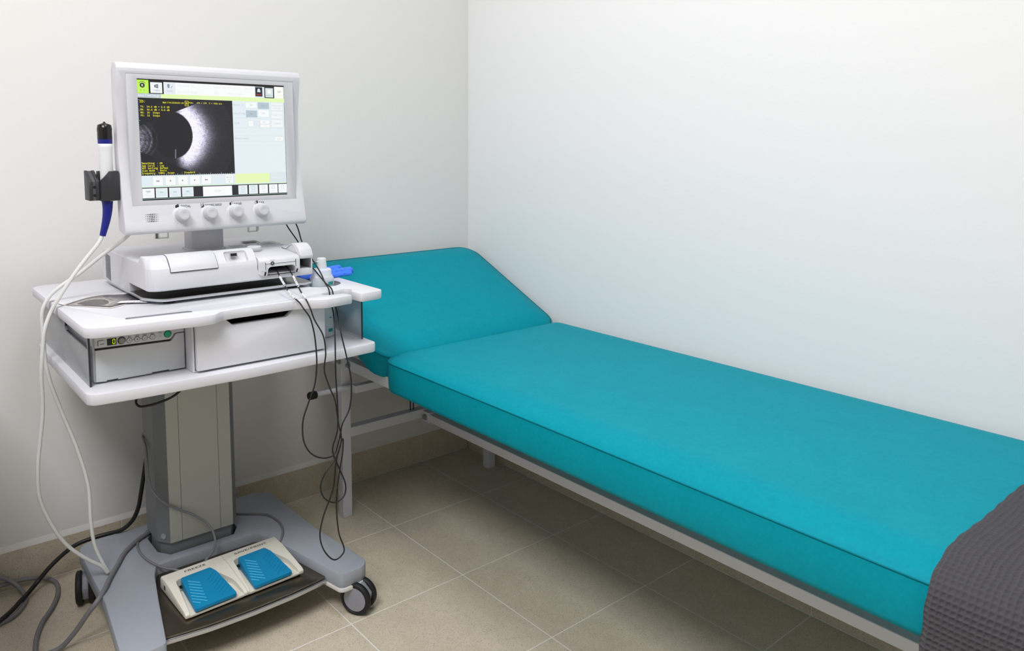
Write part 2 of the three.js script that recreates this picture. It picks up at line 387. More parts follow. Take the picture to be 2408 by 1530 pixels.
  const rod = part(t, 'release_rod', place(cyl(0.0072, 0.0072, 0.13, 16), { at: [-0.66, 0.4065, 0.21], rz: Math.PI / 2 }), M.whitePaint);
  part(rod, 'grip', place(lathe([[0, -0.013], [0.0095, -0.013], [0.0115, -0.01], [0.0115, 0.009], [0.0085, 0.013], [0, 0.013]], 20), { at: [-0.735, 0.4065, 0.21], rz: Math.PI / 2 }), M.blackRubber);
  for (const x of [-0.379, -0.3675]) part(t, 'strut', place(cyl(0.0022, 0.0022, 0.2, 8), { at: [x, 0.37, 0.183] }), M.blackCable);
}

// ---------------------------------------------------------------- grey waffle blanket over the foot of the couch
{
  const t = thing('waffle_blanket', 'dark grey waffle weave blanket over the foot end of the teal couch', 'blanket', [-0.45, 0.5, 1.95]);
  // cross-section from the wall over the near edge and down: [x, y]
  const path = new THREE.CatmullRomCurve3([[-0.012, 0.589, 0], [-0.15, 0.591, 0], [-0.4, 0.592, 0], [-0.55, 0.591, 0], [-0.615, 0.587, 0], [-0.652, 0.578, 0], [-0.673, 0.563, 0], [-0.682, 0.535, 0], [-0.684, 0.49, 0], [-0.686, 0.4, 0], [-0.684, 0.31, 0]].map(V3), false, 'centripetal');
  const len = path.getLength(), W = 0.2, nu = Math.round(len / 0.0014), nv = Math.round(W / 0.0014), cell = 0.0078;
  const pos = [], idx = [];
  const pts = path.getSpacedPoints(nu);
  for (let i = 0; i <= nu; i++) {
    const a = pts[Math.max(0, i - 1)], b = pts[Math.min(nu, i + 1)], s = i / nu * len;
    let nx = -(b.y - a.y), ny = b.x - a.x; const l = Math.hypot(nx, ny); nx /= -l; ny /= -l;      // outward
    for (let j = 0; j <= nv; j++) {
      const w = j / nv * W, z0 = 1.822 + w + 0.0014 * Math.sin(s * 31) + 0.0007 * Math.sin(s * 131 + 1);
      const fu = Math.abs(Math.sin(Math.PI * s / cell)), fv = Math.abs(Math.sin(Math.PI * w / cell));
      const ridge = Math.max(Math.pow(1 - fu, 1.5), Math.pow(1 - fv, 1.5));
      const hang = s > 0.7 ? Math.min(1, (s - 0.7) / 0.25) : 0;
      const fold = 0.004 * perlin.noise(s * 9, w * 12, 0.3) + hang * 0.012 * Math.sin(w * 38 + s * 3) * (w / W);
      const lip = w < 0.006 ? -0.006 * (1 - w / 0.006) : 0;
      const h = 0.0034 * ridge + fold + 0.004 + lip;
      pos.push(pts[i].x + nx * h, pts[i].y + ny * h, z0);
    }
  }
  for (let i = 0; i < nu; i++) for (let j = 0; j < nv; j++) { const a = i * (nv + 1) + j, b = a + nv + 1; idx.push(a, a + 1, b, b, a + 1, b + 1); }
  const g = new THREE.BufferGeometry(); g.setAttribute('position', new THREE.Float32BufferAttribute(pos, 3)); g.setIndex(idx); g.computeVertexNormals();
  M.blanket.side = THREE.DoubleSide;
  part(t, 'cloth', g, M.blanket);
}

// ---------------------------------------------------------------- equipment cart
const CX = -1.085;
{
  const t = thing('equipment_cart', 'white medical cart with two shelves on a grey column and four casters', 'cart', [CX, 0, 0.33]);
  const mir = (pts) => [...pts.map(([x, z, r]) => [CX + x, z, r]), ...pts.slice().reverse().map(([x, z, r]) => [CX - x, z, r])];
  // base: H-shaped with flaring arms
  const arms = [[0.255, 0.09, 0.045], [0.262, 0.4, 0.3], [0.286, 0.637, 0.035], [0.2, 0.637, 0.016], [0.166, 0.47, 0.2], [0.142, 0.36, 0.02], [0.126, 0.318, 0.012]];
  const colOut = (k) => [[CX - 0.082 + 0.4 * k, 0.287 - k], [CX - 0.104 + k, 0.254 - 0.4 * k], [CX - 0.104 + k, 0.17 + 0.4 * k], [CX - 0.082 + 0.4 * k, 0.137 + k], [CX + 0.078 - 0.4 * k, 0.137 + k], [CX + 0.1 - k, 0.17 + 0.4 * k], [CX + 0.1 - k, 0.254 - 0.4 * k], [CX + 0.078 - 0.4 * k, 0.287 - k]].reverse();
  part(t, 'base', slab(mir(arms), 0.0755, 0.111, 0.0035, { holes: [colOut(0.001)] }), M.baseGray);
  part(t, 'base_plate', slab(mir(arms.map(([x, z, r]) => [x + (x > 0.195 ? (x > 0.21 ? -0.003 : -0.001) : -0.002), z < 0.2 ? z + 0.003 : z + 0.003, r])), 0.066, 0.0752, 0.0012), M.underTray);
  part(t, 'tray', slab([[CX - 0.165, 0.3], [CX + 0.165, 0.3], [CX + 0.196, 0.572, 0.004], [CX + 0.186, 0.582, 0.004], [CX + 0.1, 0.5915, 0.3], [CX, 0.5945, 0.5], [CX - 0.1, 0.59, 0.3], [CX - 0.196, 0.575, 0.003]], 0.0765, 0.0865, 0.001), M.steel);
  part(t, 'tray_lip', slab([[CX + 0.184, 0.5835, 0.002], [CX + 0.1, 0.5935, 0.3], [CX, 0.5965, 0.5], [CX - 0.1, 0.592, 0.3], [CX - 0.196, 0.577, 0.002], [CX - 0.196, 0.583, 0.002], [CX - 0.1, 0.598, 0.3], [CX, 0.6025, 0.5], [CX + 0.1, 0.5995, 0.3], [CX + 0.188, 0.589, 0.002]], 0.0735, 0.0825, 0.0008), M.aluminium);
  // lifting column
  part(t, 'column', slab(colOut(0.0004), 0.138, 0.628, 0.0006, { crease: 0.3 }), M.columnDark);  // sides coloured darker than the front to imitate directional reflection
  const groove = (x) => [[x - 0.0007, 0.2876], [x - 0.0007, 0.2861], [x + 0.0007, 0.2861], [x + 0.0007, 0.2876]];
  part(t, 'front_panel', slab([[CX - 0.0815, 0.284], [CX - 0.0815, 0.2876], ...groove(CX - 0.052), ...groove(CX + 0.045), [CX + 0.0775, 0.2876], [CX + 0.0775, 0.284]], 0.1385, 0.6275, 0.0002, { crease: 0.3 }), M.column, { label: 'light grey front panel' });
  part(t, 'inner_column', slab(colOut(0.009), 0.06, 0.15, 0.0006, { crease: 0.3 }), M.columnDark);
  part(t, 'screw_cover', place(cyl(0.0072, 0.0072, 0.0016, 28), { at: [CX - 0.0935, 0.1545, 0.2713], rx: Math.PI / 2, ry: -Math.atan2(0.033, 0.022) }), M.baseGray);
  // casters
  function caster(x, z, turn) {                                     // twin wheel, swivelled about its own stem
    const spin = (g) => g.translate(-x, 0, -z).rotateY(turn).translate(x, 0, z);
    const wheel = (dx) => place(lathe([[0.03, -0.0075], [0.0355, -0.0075], [0.0385, -0.0055], [0.0395, 0], [0.0385, 0.0055], [0.0355, 0.0075], [0.03, 0.0075], [0.03, -0.0075]], 48), { at: [x + dx, 0.0395, z], rz: Math.PI / 2 });
    const disc = (dx, s) => place(lathe([[0, -0.0068], [0.0285, -0.0068], [0.0302, -0.005], [0.0302, 0.005], [0.0285, 0.0068], [0, 0.0068]], 40), { at: [x + dx, 0.0395, z], rz: Math.PI / 2 });
    const fork = mergeGeometries([place(cyl(0.008, 0.008, 0.03, 16), { at: [x, 0.066, z - 0.004] }), profX([[z - 0.03, 0.02, 0.008], [z + 0.026, 0.018, 0.008], [z + 0.034, 0.05, 0.012], [z + 0.012, 0.0735, 0.012], [z - 0.018, 0.0735, 0.006], [z - 0.032, 0.05, 0.012]], x - 0.0085, x + 0.0085, 0.002)].map(plain));
    const c = part(t, 'caster', spin(fork), M.caster);
    for (const s of [-1, 1]) { part(c, 'tyre', spin(wheel(s * 0.0145)), M.blackRubber); part(c, 'wheel_disc', spin(disc(s * 0.0148)), M.caster); }
  }
  const deg = THREE.MathUtils.degToRad;
  caster(-0.8345, 0.632, deg(30)); caster(-1.3365, 0.64, deg(-10)); caster(-1.3385, 0.176, deg(-16)); caster(-0.8315, 0.176, deg(15));
  // lower shelf
  part(t, 'lower_shelf', slab([[-1.404, 0.112, 0.025], [-0.765, 0.112, 0.025], [-0.765, 0.617, 0.016], [-0.85, 0.623, 0.4], [-1.085, 0.632, 0.7], [-1.31, 0.624, 0.4], [-1.404, 0.614, 0.022]], 0.628, 0.651, 0.003), M.laminate);
  // table top, with a grip slot, two cable notches, a round bottle hole and a hooked cable slot
  const notch = (z) => [[-1.403, z - 0.007, 0.002], [-1.393, z - 0.006, 0.004], [-1.393, z + 0.006, 0.004], [-1.403, z + 0.007, 0.002]];
  const top = [[-1.403, 0.055, 0.03], ...notch(0.287), ...notch(0.36), [-1.403, 0.612, 0.026], [-1.345, 0.627, 0.3], [-1.265, 0.6355, 0.4], [-1.195, 0.6435, 0.1], [-1.165, 0.6425, 0.02], [-1.145, 0.6215, 0.02], [-1.11, 0.617, 0.03], [-0.97, 0.617, 0.05],
    [-0.915, 0.648, 0.03], [-0.84, 0.6375, 0.007], [-0.848, 0.603, 0.012], [-0.893, 0.604, 0.012], [-0.893, 0.577, 0.012], [-0.845, 0.5665, 0.05], [-0.812, 0.555, 0.012], [-0.8115, 0.578, 0.012], [-0.823, 0.596, 0.006], [-0.819, 0.6385, 0.008], [-0.752, 0.63, 0.02], [-0.752, 0.055, 0.03]].reverse();
  const round = new THREE.Path(); round.absarc(-0.832, -0.465, 0.0515, 0, Math.PI * 2, true);
  part(t, 'table_top', slab(top, 0.759, 0.78, 0.0035, { holes: [round, [[-1.323, 0.557, 0.012], [-1.19, 0.571, 0.012], [-1.187, 0.596, 0.012], [-1.323, 0.588, 0.012]]] }), M.laminate);
  part(t, 'grip_recess', slab([[-1.3235, 0.5565, 0.012], [-1.1895, 0.5705, 0.012], [-1.1865, 0.5965, 0.012], [-1.3235, 0.5885, 0.012]], 0.759, 0.7768, 0.0005), M.laminate);
  // side panes of the shelf: the left one has a hand hole under the table top
  const lp = part(t, 'side_pane', profX([[0.116, 0.6505], [0.561, 0.6505], [0.561, 0.7595], [0.553, 0.7595], [0.553, 0.728, 0.001], [0.36, 0.728, 0.012], [0.36, 0.7595], [0.116, 0.7595]], -1.388, -1.3845, 0.0004), M.acrylic);
  part(lp, 'pane_edge', [box(-1.3882, -1.3843, 0.6505, 0.7595, 0.5605, 0.5622, 0.0003, 1), box(-1.3886, -1.384, 0.7262, 0.729, 0.364, 0.553, 0.0003, 1), box(-1.3886, -1.384, 0.729, 0.7595, 0.3585, 0.3605, 0.0003, 1)], M.acrylicEdge);
  const rp = part(t, 'side_pane', box(-0.779, -0.7755, 0.6505, 0.7595, 0.116, 0.567, 0.0004, 1), M.acrylic);
  part(rp, 'pane_edge', box(-0.7792, -0.7753, 0.6505, 0.7595, 0.5665, 0.5682, 0.0003, 1), M.acrylicEdge);
  // drawer cabinet between the shelves
  const cab = part(t, 'drawer_cabinet', [box(-1.1975, -1.1935, 0.6515, 0.759, 0.13, 0.594, 0.001), box(-0.899, -0.895, 0.6515, 0.759, 0.13, 0.594, 0.001), box(-1.194, -0.898, 0.6515, 0.759, 0.13, 0.135, 0.001), box(-1.194, -0.898, 0.6515, 0.6545, 0.13, 0.592, 0.001)], M.laminate);
  const dr = part(cab, 'drawer', [front([[-1.1925, 0.656, 0.003], [-0.8975, 0.656, 0.003], [-0.8975, 0.757, 0.002], [-0.976, 0.757, 0.004], [-0.992, 0.7435, 0.01], [-1.115, 0.7435, 0.01], [-1.129, 0.757, 0.004], [-1.1925, 0.757, 0.002]], 0.592, 0.606, 0.0015), box(-1.19, -1.187, 0.658, 0.74, 0.2, 0.593, 0.001), box(-0.904, -0.901, 0.658, 0.74, 0.2, 0.593, 0.001), box(-1.19, -0.901, 0.657, 0.661, 0.2, 0.593, 0.001)], M.laminate);
}

// ---------------------------------------------------------------- thermal printer on the lower shelf
{
  const t = thing('thermal_printer', 'small grey thermal printer with green button on the lower shelf', 'printer', [-1.29, 0.651, 0.4]);
  const Z = 0.552;
  for (const x of [-1.36, -1.218]) for (const z of [0.26, 0.53]) part(t, 'foot', place(cyl(0.008, 0.008, 0.004, 16), { at: [x, 0.653, z] }), M.blackRubber);
  part(t, 'case', box(-1.3775, -1.2035, 0.654, 0.752, 0.22, Z - 0.012, 0.003), M.printer);
  part(t, 'fascia', front(rect(-1.3775, -1.2, 0.6545, 0.748, 0.003), Z - 0.016, Z - 0.004, 0.001), M.printer);
  // control strip: leans back a little
  part(t, 'control_strip', front([[-1.3745, 0.7245, 0.001], [-1.228, 0.7205, 0.006], [-1.2195, 0.7325, 0.004], [-1.2, 0.7325, 0.001], [-1.2, 0.7475, 0.002], [-1.3745, 0.7475, 0.002]], Z - 0.004, Z + 0.001, 0.0008), M.printerPanel);
  part(t, 'paper_slot', front([[-1.3735, 0.7195], [-1.228, 0.7165, 0.006], [-1.2175, 0.7315, 0.004], [-1.2, 0.731], [-1.2, 0.7325], [-1.2195, 0.733, 0.004], [-1.2295, 0.7195, 0.006], [-1.3735, 0.7245]], Z - 0.005, Z - 0.0032, 0.0001), M.black);
  part(t, 'paper_door', front([[-1.3745, 0.656, 0.001], [-1.3545, 0.6545], [-1.3545, 0.6572], [-1.3335, 0.6572], [-1.3335, 0.6545], [-1.268, 0.6545], [-1.268, 0.657], [-1.2335, 0.657], [-1.2335, 0.6545], [-1.2005, 0.6545, 0.001], [-1.2, 0.7305, 0.001], [-1.2165, 0.7305, 0.003], [-1.227, 0.7162, 0.006], [-1.3735, 0.7198, 0.001]], Z - 0.006, Z + 0.0015, 0.0012), M.printer);
  const F = Z + 0.001;
  const b = part(t, 'open_button', box(-1.3675, -1.356, 0.7285, 0.7385, F - 0.001, F + 0.0012, 0.0006), M.printerPanel);
  part(b, 'button_shadow_gap', [box(-1.3685, -1.3677, 0.7285, 0.7397, F - 0.0008, F + 0.0002, 0), box(-1.3685, -1.3575, 0.739, 0.7397, F - 0.0008, F + 0.0002, 0)], M.black);
  const d = part(t, 'display', box(-1.3512, -1.3336, 0.7268, 0.7406, F - 0.001, F + 0.0004, 0.0003, 1), M.blackGloss);
  const seg = (x, on) => { const g = [], s = 0.0009, y = 0.7337; for (const [cx, cy, w, h] of [[0, 0.0046, 0.0035, s], [0, -0.0046, 0.0035, s], [-0.0021, 0.0023, s, 0.0036], [0.0021, 0.0023, s, 0.0036], [-0.0021, -0.0023, s, 0.0036], [0.0021, -0.0023, s, 0.0036]]) g.push(box(x + cx - w / 2, x + cx + w / 2, y + cy - h / 2, y + cy + h / 2, F + 0.0003, F + 0.0007, 0)); return g; };
  part(d, 'unlit_digit', seg(-1.3466, 0), std(0x2a3312, 0.5));
  part(d, 'lit_digit', seg(-1.3385, 1), new THREE.MeshStandardMaterial({ color: 0x556600, emissive: 0xd8ff10, emissiveIntensity: 0.9 }), { label: 'glowing yellow green digit' });
  const knob = part(t, 'dial', place(lathe([[0, 0.0045], [0.0052, 0.0045], [0.006, 0.0035], [0.0062, 0], [0, 0]], 28), { at: [-1.324, 0.7333, F], rx: Math.PI / 2 }), std(0x8c8a80, 0.45));
  part(knob, 'dial_ring', place(new THREE.TorusGeometry(0.0066, 0.0011, 8, 32), { at: [-1.324, 0.7333, F + 0.0004] }), M.black);
  for (const x of [-1.3094, -1.2944, -1.2794, -1.2644]) {
    const k = part(t, 'round_button', place(cyl(0.0046, 0.0046, 0.0018, 28), { at: [x, 0.7312, F], rx: Math.PI / 2 }), M.printer);
    part(k, 'button_ring', place(new THREE.TorusGeometry(0.0048, 0.0006, 6, 32), { at: [x, 0.7312, F + 0.0003] }), M.black);
  }
  const gb = part(t, 'print_button', place(lathe([[0, 0.002], [0.006, 0.002], [0.0067, 0.0013], [0.0069, 0], [0, 0]], 32), { at: [-1.2337, 0.7325, F], rx: Math.PI / 2 }), M.green, { label: 'round green button' });
  part(gb, 'button_ring', place(new THREE.TorusGeometry(0.0071, 0.0006, 6, 32), { at: [-1.2337, 0.7325, F + 0.0003] }), M.black);
  const X0 = -1.3745, X1 = -1.2, Y0 = 0.72, Y1 = 0.7475, PW = 1600, PH = 252;
  const tex = canvasTexture(PW, PH, (c) => {
    const px = (x) => (x - X0) / (X1 - X0) * PW, py = (y) => (Y1 - y) / (Y1 - Y0) * PH;
    c.clearRect(0, 0, PW, PH); c.fillStyle = c.strokeStyle = '#3a3a3c'; c.textAlign = 'center'; c.textBaseline = 'middle';
    c.font = '30px sans-serif';
    for (const [s, x] of [['BRT', -1.3095], ['CONT', -1.2946], ['SHARP', -1.2796], ['FUNC', -1.2648], ['FEED', -1.2494]]) c.fillText(s, px(x), py(0.7385));
    c.font = 'bold 24px sans-serif'; c.fillText('OPEN', px(-1.3607), py(0.7318)); c.font = '24px sans-serif'; c.fillText('REC', px(-1.2252), py(0.741));
    c.lineWidth = 4; for (const [a, e] of [[-1.3172, -1.3142], [-1.3046, -1.2992], [-1.2896, -1.2842], [-1.2746, -1.2692]]) { c.beginPath(); c.moveTo(px(a), py(0.7312)); c.lineTo(px(e), py(0.7312)); c.stroke(); }
    c.lineWidth = 3; const ic = [-1.3094, -1.2944, -1.2794, -1.2644].map(px), y = py(0.7312);
    c.beginPath(); c.arc(ic[0], y, 10, 0, 7); c.stroke(); for (let k = 0; k < 8; k++) { const q = k * Math.PI / 4; c.beginPath(); c.moveTo(ic[0] + 13 * Math.cos(q), y + 13 * Math.sin(q)); c.lineTo(ic[0] + 20 * Math.cos(q), y + 20 * Math.sin(q)); c.stroke(); }
    c.beginPath(); c.arc(ic[1], y, 14, 0, 7); c.stroke(); c.beginPath(); c.arc(ic[1], y, 14, -Math.PI / 2, Math.PI / 2); c.fill();
    c.beginPath(); c.ellipse(ic[2], y, 20, 15, 0, 0, 7); c.stroke(); c.beginPath(); c.moveTo(ic[2], y - 15); c.lineTo(ic[2], y + 15); c.stroke();
    c.beginPath(); c.arc(ic[3], y, 13, 0, 7); c.stroke();
    c.beginPath(); const fx = px(-1.2494), fy = py(0.731); c.moveTo(fx - 9, fy - 6); c.lineTo(fx + 9, fy - 6); c.lineTo(fx, fy + 12); c.fill();
  });
  const pl = new THREE.PlaneGeometry(X1 - X0, Y1 - Y0).translate((X0 + X1) / 2, (Y0 + Y1) / 2, F + 0.0014);
  part(t, 'control_print', pl, std(0xffffff, 0.5, { map: tex, transparent: true, alphaTest: 0.3 }));
}

// ---------------------------------------------------------------- ultrasound unit: base box, stem and monitor
const UX = -1.06;
{
  const t = thing('ultrasound_unit', 'white ultrasound unit with tilted monitor and four grey knobs on the cart top', 'ultrasound machine', [UX, 0.78, 0.33]);
  for (const [x, z] of [[-1.2, 0.462], [-0.91, 0.462], [-1.2, 0.16], [-0.91, 0.16]]) part(t, 'foot', place(cyl(0.0125, 0.0125, 0.0075, 24), { at: [x, 0.78375, z] }), M.blackRubber);
  const plate = part(t, 'base_plate', slab([[-1.251, 0.14, 0.02], [-0.868, 0.14, 0.02], [-0.868, 0.487, 0.003], [-1.224, 0.487, 0.03], [-1.251, 0.44, 0.04]], 0.7868, 0.793, 0.0008), M.aluminium);
  part(plate, 'plate_top', slab([[-1.249, 0.15, 0.02], [-0.8695, 0.15, 0.02], [-0.8695, 0.4855, 0.003], [-1.2235, 0.4855, 0.03], [-1.249, 0.44, 0.04]], 0.7931, 0.7934, 0), M.plateTop, { label: 'dark mirror finish plate top' });
  // casing: side profile cut to a rounded plan
  const side = [[0.114, 0.7905, 0.004], [0.345, 0.7905, 0.001], [0.345, 0.8115, 0.001], [0.495, 0.8115, 0.004], [0.4935, 0.857, 0.012], [0.468, 0.8835, 0.022], [0.444, 0.8845, 0.014], [0.425, 0.8705, 0.02], [0.2, 0.87, 0.2], [0.135, 0.8695, 0.02], [0.116, 0.86, 0.02]].reverse();
  // loft: the profile is drawn back at the two front corners (rounded plan) and drawn in at both ends (soft edges)
  const loop = roundedShape(side.map(([z, y, r]) => [z, y, r])).getPoints(4).filter((p, i, l) => { const q = l[(i + 1) % l.length]; return Math.hypot(p.x - q.x, p.y - q.y) > 1e-5; });
  const inset = (d) => loop.map((p, i) => {
    const a = loop[(i + loop.length - 1) % loop.length], c = loop[(i + 1) % loop.length];
    let tx = c.x - a.x, ty = c.y - a.y; const l = Math.hypot(tx, ty) || 1; tx /= l; ty /= l;
    const s = THREE.ShapeUtils.area(loop) > 0 ? 1 : -1; return [p.x - ty * s * d, p.y + tx * s * d];
  });
  const XA = -1.2525, XB = -0.8687, sections = [];
  const section = (x, d) => sections.push({ x, pts: inset(d).map(([z, y]) => { const e = x - XA, R = 0.03, back = e < R ? R - Math.sqrt(Math.max(0, R * R - (R - e) * (R - e))) : 0; const taper = 0.0022 * Math.max(0, (z - 0.2) / 0.3) * Math.max(0, 1 - e / 0.2); return [x + taper, y, z > 0.42 ? 0.42 + (z - 0.42) * (0.074 - back) / 0.074 : z]; }) });
  for (let k = 0; k <= 4; k++) { const q = k / 4 * Math.PI / 2; section(XA + 0.0035 * (1 - Math.cos(q)), 0.0035 * (1 - Math.sin(q))); }
  for (const e of [0.005, 0.0075, 0.0105, 0.014, 0.018, 0.023, 0.03, 0.1, 0.3]) section(XA + e, 0);
  for (let k = 0; k <= 4; k++) { const q = k / 4 * Math.PI / 2; section(XB - 0.0035 * (1 - Math.sin(q)), 0.0035 * (1 - Math.cos(q))); }
  const bp = [], bi = [], NL = loop.length;
  for (const q of sections) for (const p of q.pts) bp.push(...p);
  for (let k = 0; k < sections.length - 1; k++) for (let i = 0; i < NL; i++) { const j = (i + 1) % NL; bi.push(k * NL + i, (k + 1) * NL + i, k * NL + j, k * NL + j, (k + 1) * NL + i, (k + 1) * NL + j); }
  const capTris = THREE.ShapeUtils.triangulateShape(loop.map((p) => p.clone()), []), last = (sections.length - 1) * NL;
  for (const [p, q, r] of capTris) { bi.push(p, q, r, last + p, last + r, last + q); }
  if (THREE.ShapeUtils.area(loop) < 0) for (let k = 0; k < bi.length; k += 3) [bi[k + 1], bi[k + 2]] = [bi[k + 2], bi[k + 1]];
  let body = new THREE.BufferGeometry(); body.setAttribute('position', new THREE.Float32BufferAttribute(bp, 3)); body.setIndex(bi);
  { // make sure the faces look outwards
    const P = body.attributes.position; let vol = 0; const A = new THREE.Vector3(), B = new THREE.Vector3(), C = new THREE.Vector3();
    for (let k = 0; k < bi.length; k += 3) { A.fromBufferAttribute(P, bi[k]); B.fromBufferAttribute(P, bi[k + 1]); C.fromBufferAttribute(P, bi[k + 2]); vol += A.dot(B.cross(C)); }
    if (vol < 0) { for (let k = 0; k < bi.length; k += 3) [bi[k + 1], bi[k + 2]] = [bi[k + 2], bi[k + 1]]; body.setIndex(bi); }
  }
  body.computeVertexNormals();
  const pocket = front([[-1.0095, 0.8265, 0.014], [-0.908, 0.8245, 0.01], [-0.905, 0.8292, 0.002], [-0.8735, 0.8275, 0.002], [-0.8735, 0.8525, 0.001], [-0.9045, 0.8525], [-0.9045, 0.92], [-1.0095, 0.92]], 0.398, 0.55, 0);
  const usbCut = place(box(-0.026, 0.026, -0.012, 0.02, -0.02, 0.01, 0.006), { at: [-1.054, 0.8725, 0.492], rx: -0.5 });
  body = cut(body, pocket, usbCut);
  const bm = part(t, 'casing', smooth(body, 0.55), M.casing);
  // flap over the left of the front
  const skin = (x0, x1, off, th) => { const a = [[0.4948, 0.8515], [0.4938, 0.857], [0.487, 0.8662], [0.477, 0.877], [0.468, 0.8823], [0.458, 0.8843], [0.449, 0.8845]], o = [], i = []; a.forEach(([z, y], k) => { const p = a[Math.max(0, k - 1)], n = a[Math.min(a.length - 1, k + 1)]; let nz = (n[1] - p[1]), ny = -(n[0] - p[0]); const l = Math.hypot(nz, ny); nz /= l; ny /= l; o.push([z + nz * (off + th), y + ny * (off + th)]); i.push([z + nz * off, y + ny * off]); }); return profX([...o, ...i.reverse()], x0, x1, 0.0003, { crease: 0.8 }); };
  part(t, 'flap_gap', skin(-1.2055, -1.1005, -0.001, 0.0013), M.black);
  part(t, 'flap', skin(-1.2045, -1.1015, -0.001, 0.0021), M.casing);
  part(t, 'flap_seam', box(-1.205, -1.101, 0.8502, 0.8512, 0.488, 0.4956, 0), M.black);
  // usb socket in its scoop
  const usb = part(t, 'usb_socket', place(front(rect(-0.0083, 0.0083, -0.0042, 0.0042, 0.0005), 0, 0.004, 0.0002, { holes: [rect(-0.0072, 0.0072, -0.0032, 0.0032)] }), { at: [-1.0585, 0.8735, 0.4752], rx: -0.35 }), M.aluminium);
  part(usb, 'socket_hole', place(box(-0.0074, 0.0074, -0.0034, 0.0034, -0.001, 0.0018, 0), { at: [-1.0585, 0.8735, 0.4752], rx: -0.35 }), M.black);
  // probe connector module, with the arch that its two leads come out of
  const mod0 = profX([[0.401, 0.8215, 0.002], [0.503, 0.8215, 0.004], [0.5025, 0.857, 0.012], [0.488, 0.8645, 0.014], [0.401, 0.8705, 0.002]], -1.0075, -0.9055, 0.003);
  const modPlan = front([[-1.01, 0.8205, 0.014], [-0.903, 0.8205, 0.014], [-0.903, 0.9, 0.004], [-1.01, 0.9, 0.004]], 0.3, 0.55, 0);
  const arch = front([[-0.993, 0.80], [-0.917, 0.80], [-0.9185, 0.842, 0.009], [-0.986, 0.842, 0.009]], 0.42, 0.6, 0);
  const mod = part(t, 'connector_module', smooth(cut(bool(mod0, modPlan, INTERSECTION), arch), 0.55), M.casing);
  part(mod, 'module_cavity', [box(-0.995, -0.915, 0.823, 0.845, 0.418, 0.424, 0), box(-0.9935, -0.917, 0.8222, 0.8232, 0.42, 0.5, 0)], M.blackRubber);
  for (const [a, b] of [[-1.0055, -0.9935], [-0.917, -0.9085]]) part(mod, 'latch', box(a, b, 0.834, 0.8545, 0.5024, 0.5034, 0.0004, 1), M.casing);
  part(mod, 'latch_slot', [box(-0.9942, -0.9925, 0.835, 0.8535, 0.502, 0.5032, 0), box(-0.918, -0.9168, 0.837, 0.8545, 0.502, 0.5032, 0), box(-0.993, -0.9165, 0.8492, 0.8495, 0.502, 0.5032, 0), place(box(-0.0018, 0.0018, -0.0045, 0.0045, 0, 0.001, 0), { at: [-0.9945, 0.827, 0.5026], rz: -0.25 }), place(box(-0.0018, 0.0018, -0.0045, 0.0045, 0, 0.001, 0), { at: [-0.915, 0.8275, 0.5026], rz: -0.3 })], M.black);
  const jack = part(mod, 'jack_socket', place(new THREE.TorusGeometry(0.0036, 0.0009, 8, 24), { at: [-0.9765, 0.8502, 0.5036] }), M.blackGloss);
  part(jack, 'socket_hole', place(cyl(0.002, 0.002, 0.001, 16), { at: [-0.9765, 0.8502, 0.5034], rx: Math.PI / 2 }), M.aluminium);
  // lip over the open bay at the right end
  part(t, 'bay_lining', [box(-0.9045, -0.8738, 0.829, 0.8524, 0.399, 0.44, 0)], M.blackRubber);
  const lip = part(t, 'end_lip', profX([[0.4, 0.8695, 0.004], [0.425, 0.873, 0.02], [0.447, 0.8858, 0.015], [0.47, 0.8868, 0.02], [0.488, 0.877, 0.016], [0.497, 0.861, 0.01], [0.4975, 0.852, 0.004], [0.4, 0.8535, 0.002]].reverse(), -0.9035, -0.868, 0.004), M.casing);
  // dial on the deck and the printed key pad
  part(t, 'deck_dial', place(lathe([[0, 0.0125], [0.015, 0.0125], [0.0168, 0.011], [0.0174, 0], [0, 0]], 40), { at: [-0.9815, 0.869, 0.412] }), M.casing);
  const deckTex = canvasTexture(512, 512, (c, w, h) => {
    c.clearRect(0, 0, w, h); c.fillStyle = 'rgba(64,62,62,0.95)'; c.fillRect(230, 20, 150, 90);
    c.strokeStyle = 'rgba(70,68,72,0.9)'; c.lineWidth = 7;
    c.strokeRect(150, 150, 190, 150); c.strokeRect(360, 130, 130, 170); c.strokeRect(30, 190, 90, 100);
    c.beginPath(); c.arc(245, 225, 55, 0, 7); c.stroke();
    for (let i = 0; i < 3; i++) { c.fillRect(380, 160 + i * 46, 90, 18); c.fillRect(45, 210 + i * 26, 60, 10); }
    c.fillStyle = 'rgba(90,90,140,0.8)'; for (let i = 0; i < 4; i++) c.fillRect(200 + i * 72, 395, 52, 10);
    c.fillRect(200, 440, 230, 6);
  });
  part(t, 'deck_print', new THREE.PlaneGeometry(0.135, 0.17).rotateX(-Math.PI / 2).translate(-0.943, 0.8731, 0.325), std(0xffffff, 0.5, { map: deckTex, transparent: true, alphaTest: 0.2 }));
  // ventilation slits on the left
  const slits = []; for (let k = 0; k < 17; k++) slits.push(place(box(-0.0003, 0.0006, -0.0009, 0.0009, -0.021, 0.021, 0), { at: [-1.2527, 0.857 - k * 0.0036, 0.172], rx: 0.1 }));
  part(t, 'vent_slits', slits, std(0x6a6c70, 0.7), { kind: 'stuff' });
  const ftex = canvasTexture(256, 64, (c, w, h) => { c.clearRect(0, 0, w, h); c.fillStyle = '#55565a'; c.font = '44px sans-serif'; c.textAlign = 'center'; c.textBaseline = 'middle'; c.fillText('FIX LIGHT', w / 2, h / 2); });
  part(mod, 'socket_print', new THREE.PlaneGeometry(0.017, 0.0045).translate(-0.9755, 0.8577, 0.5032), std(0xffffff, 0.5, { map: ftex, transparent: true, alphaTest: 0.3 }));

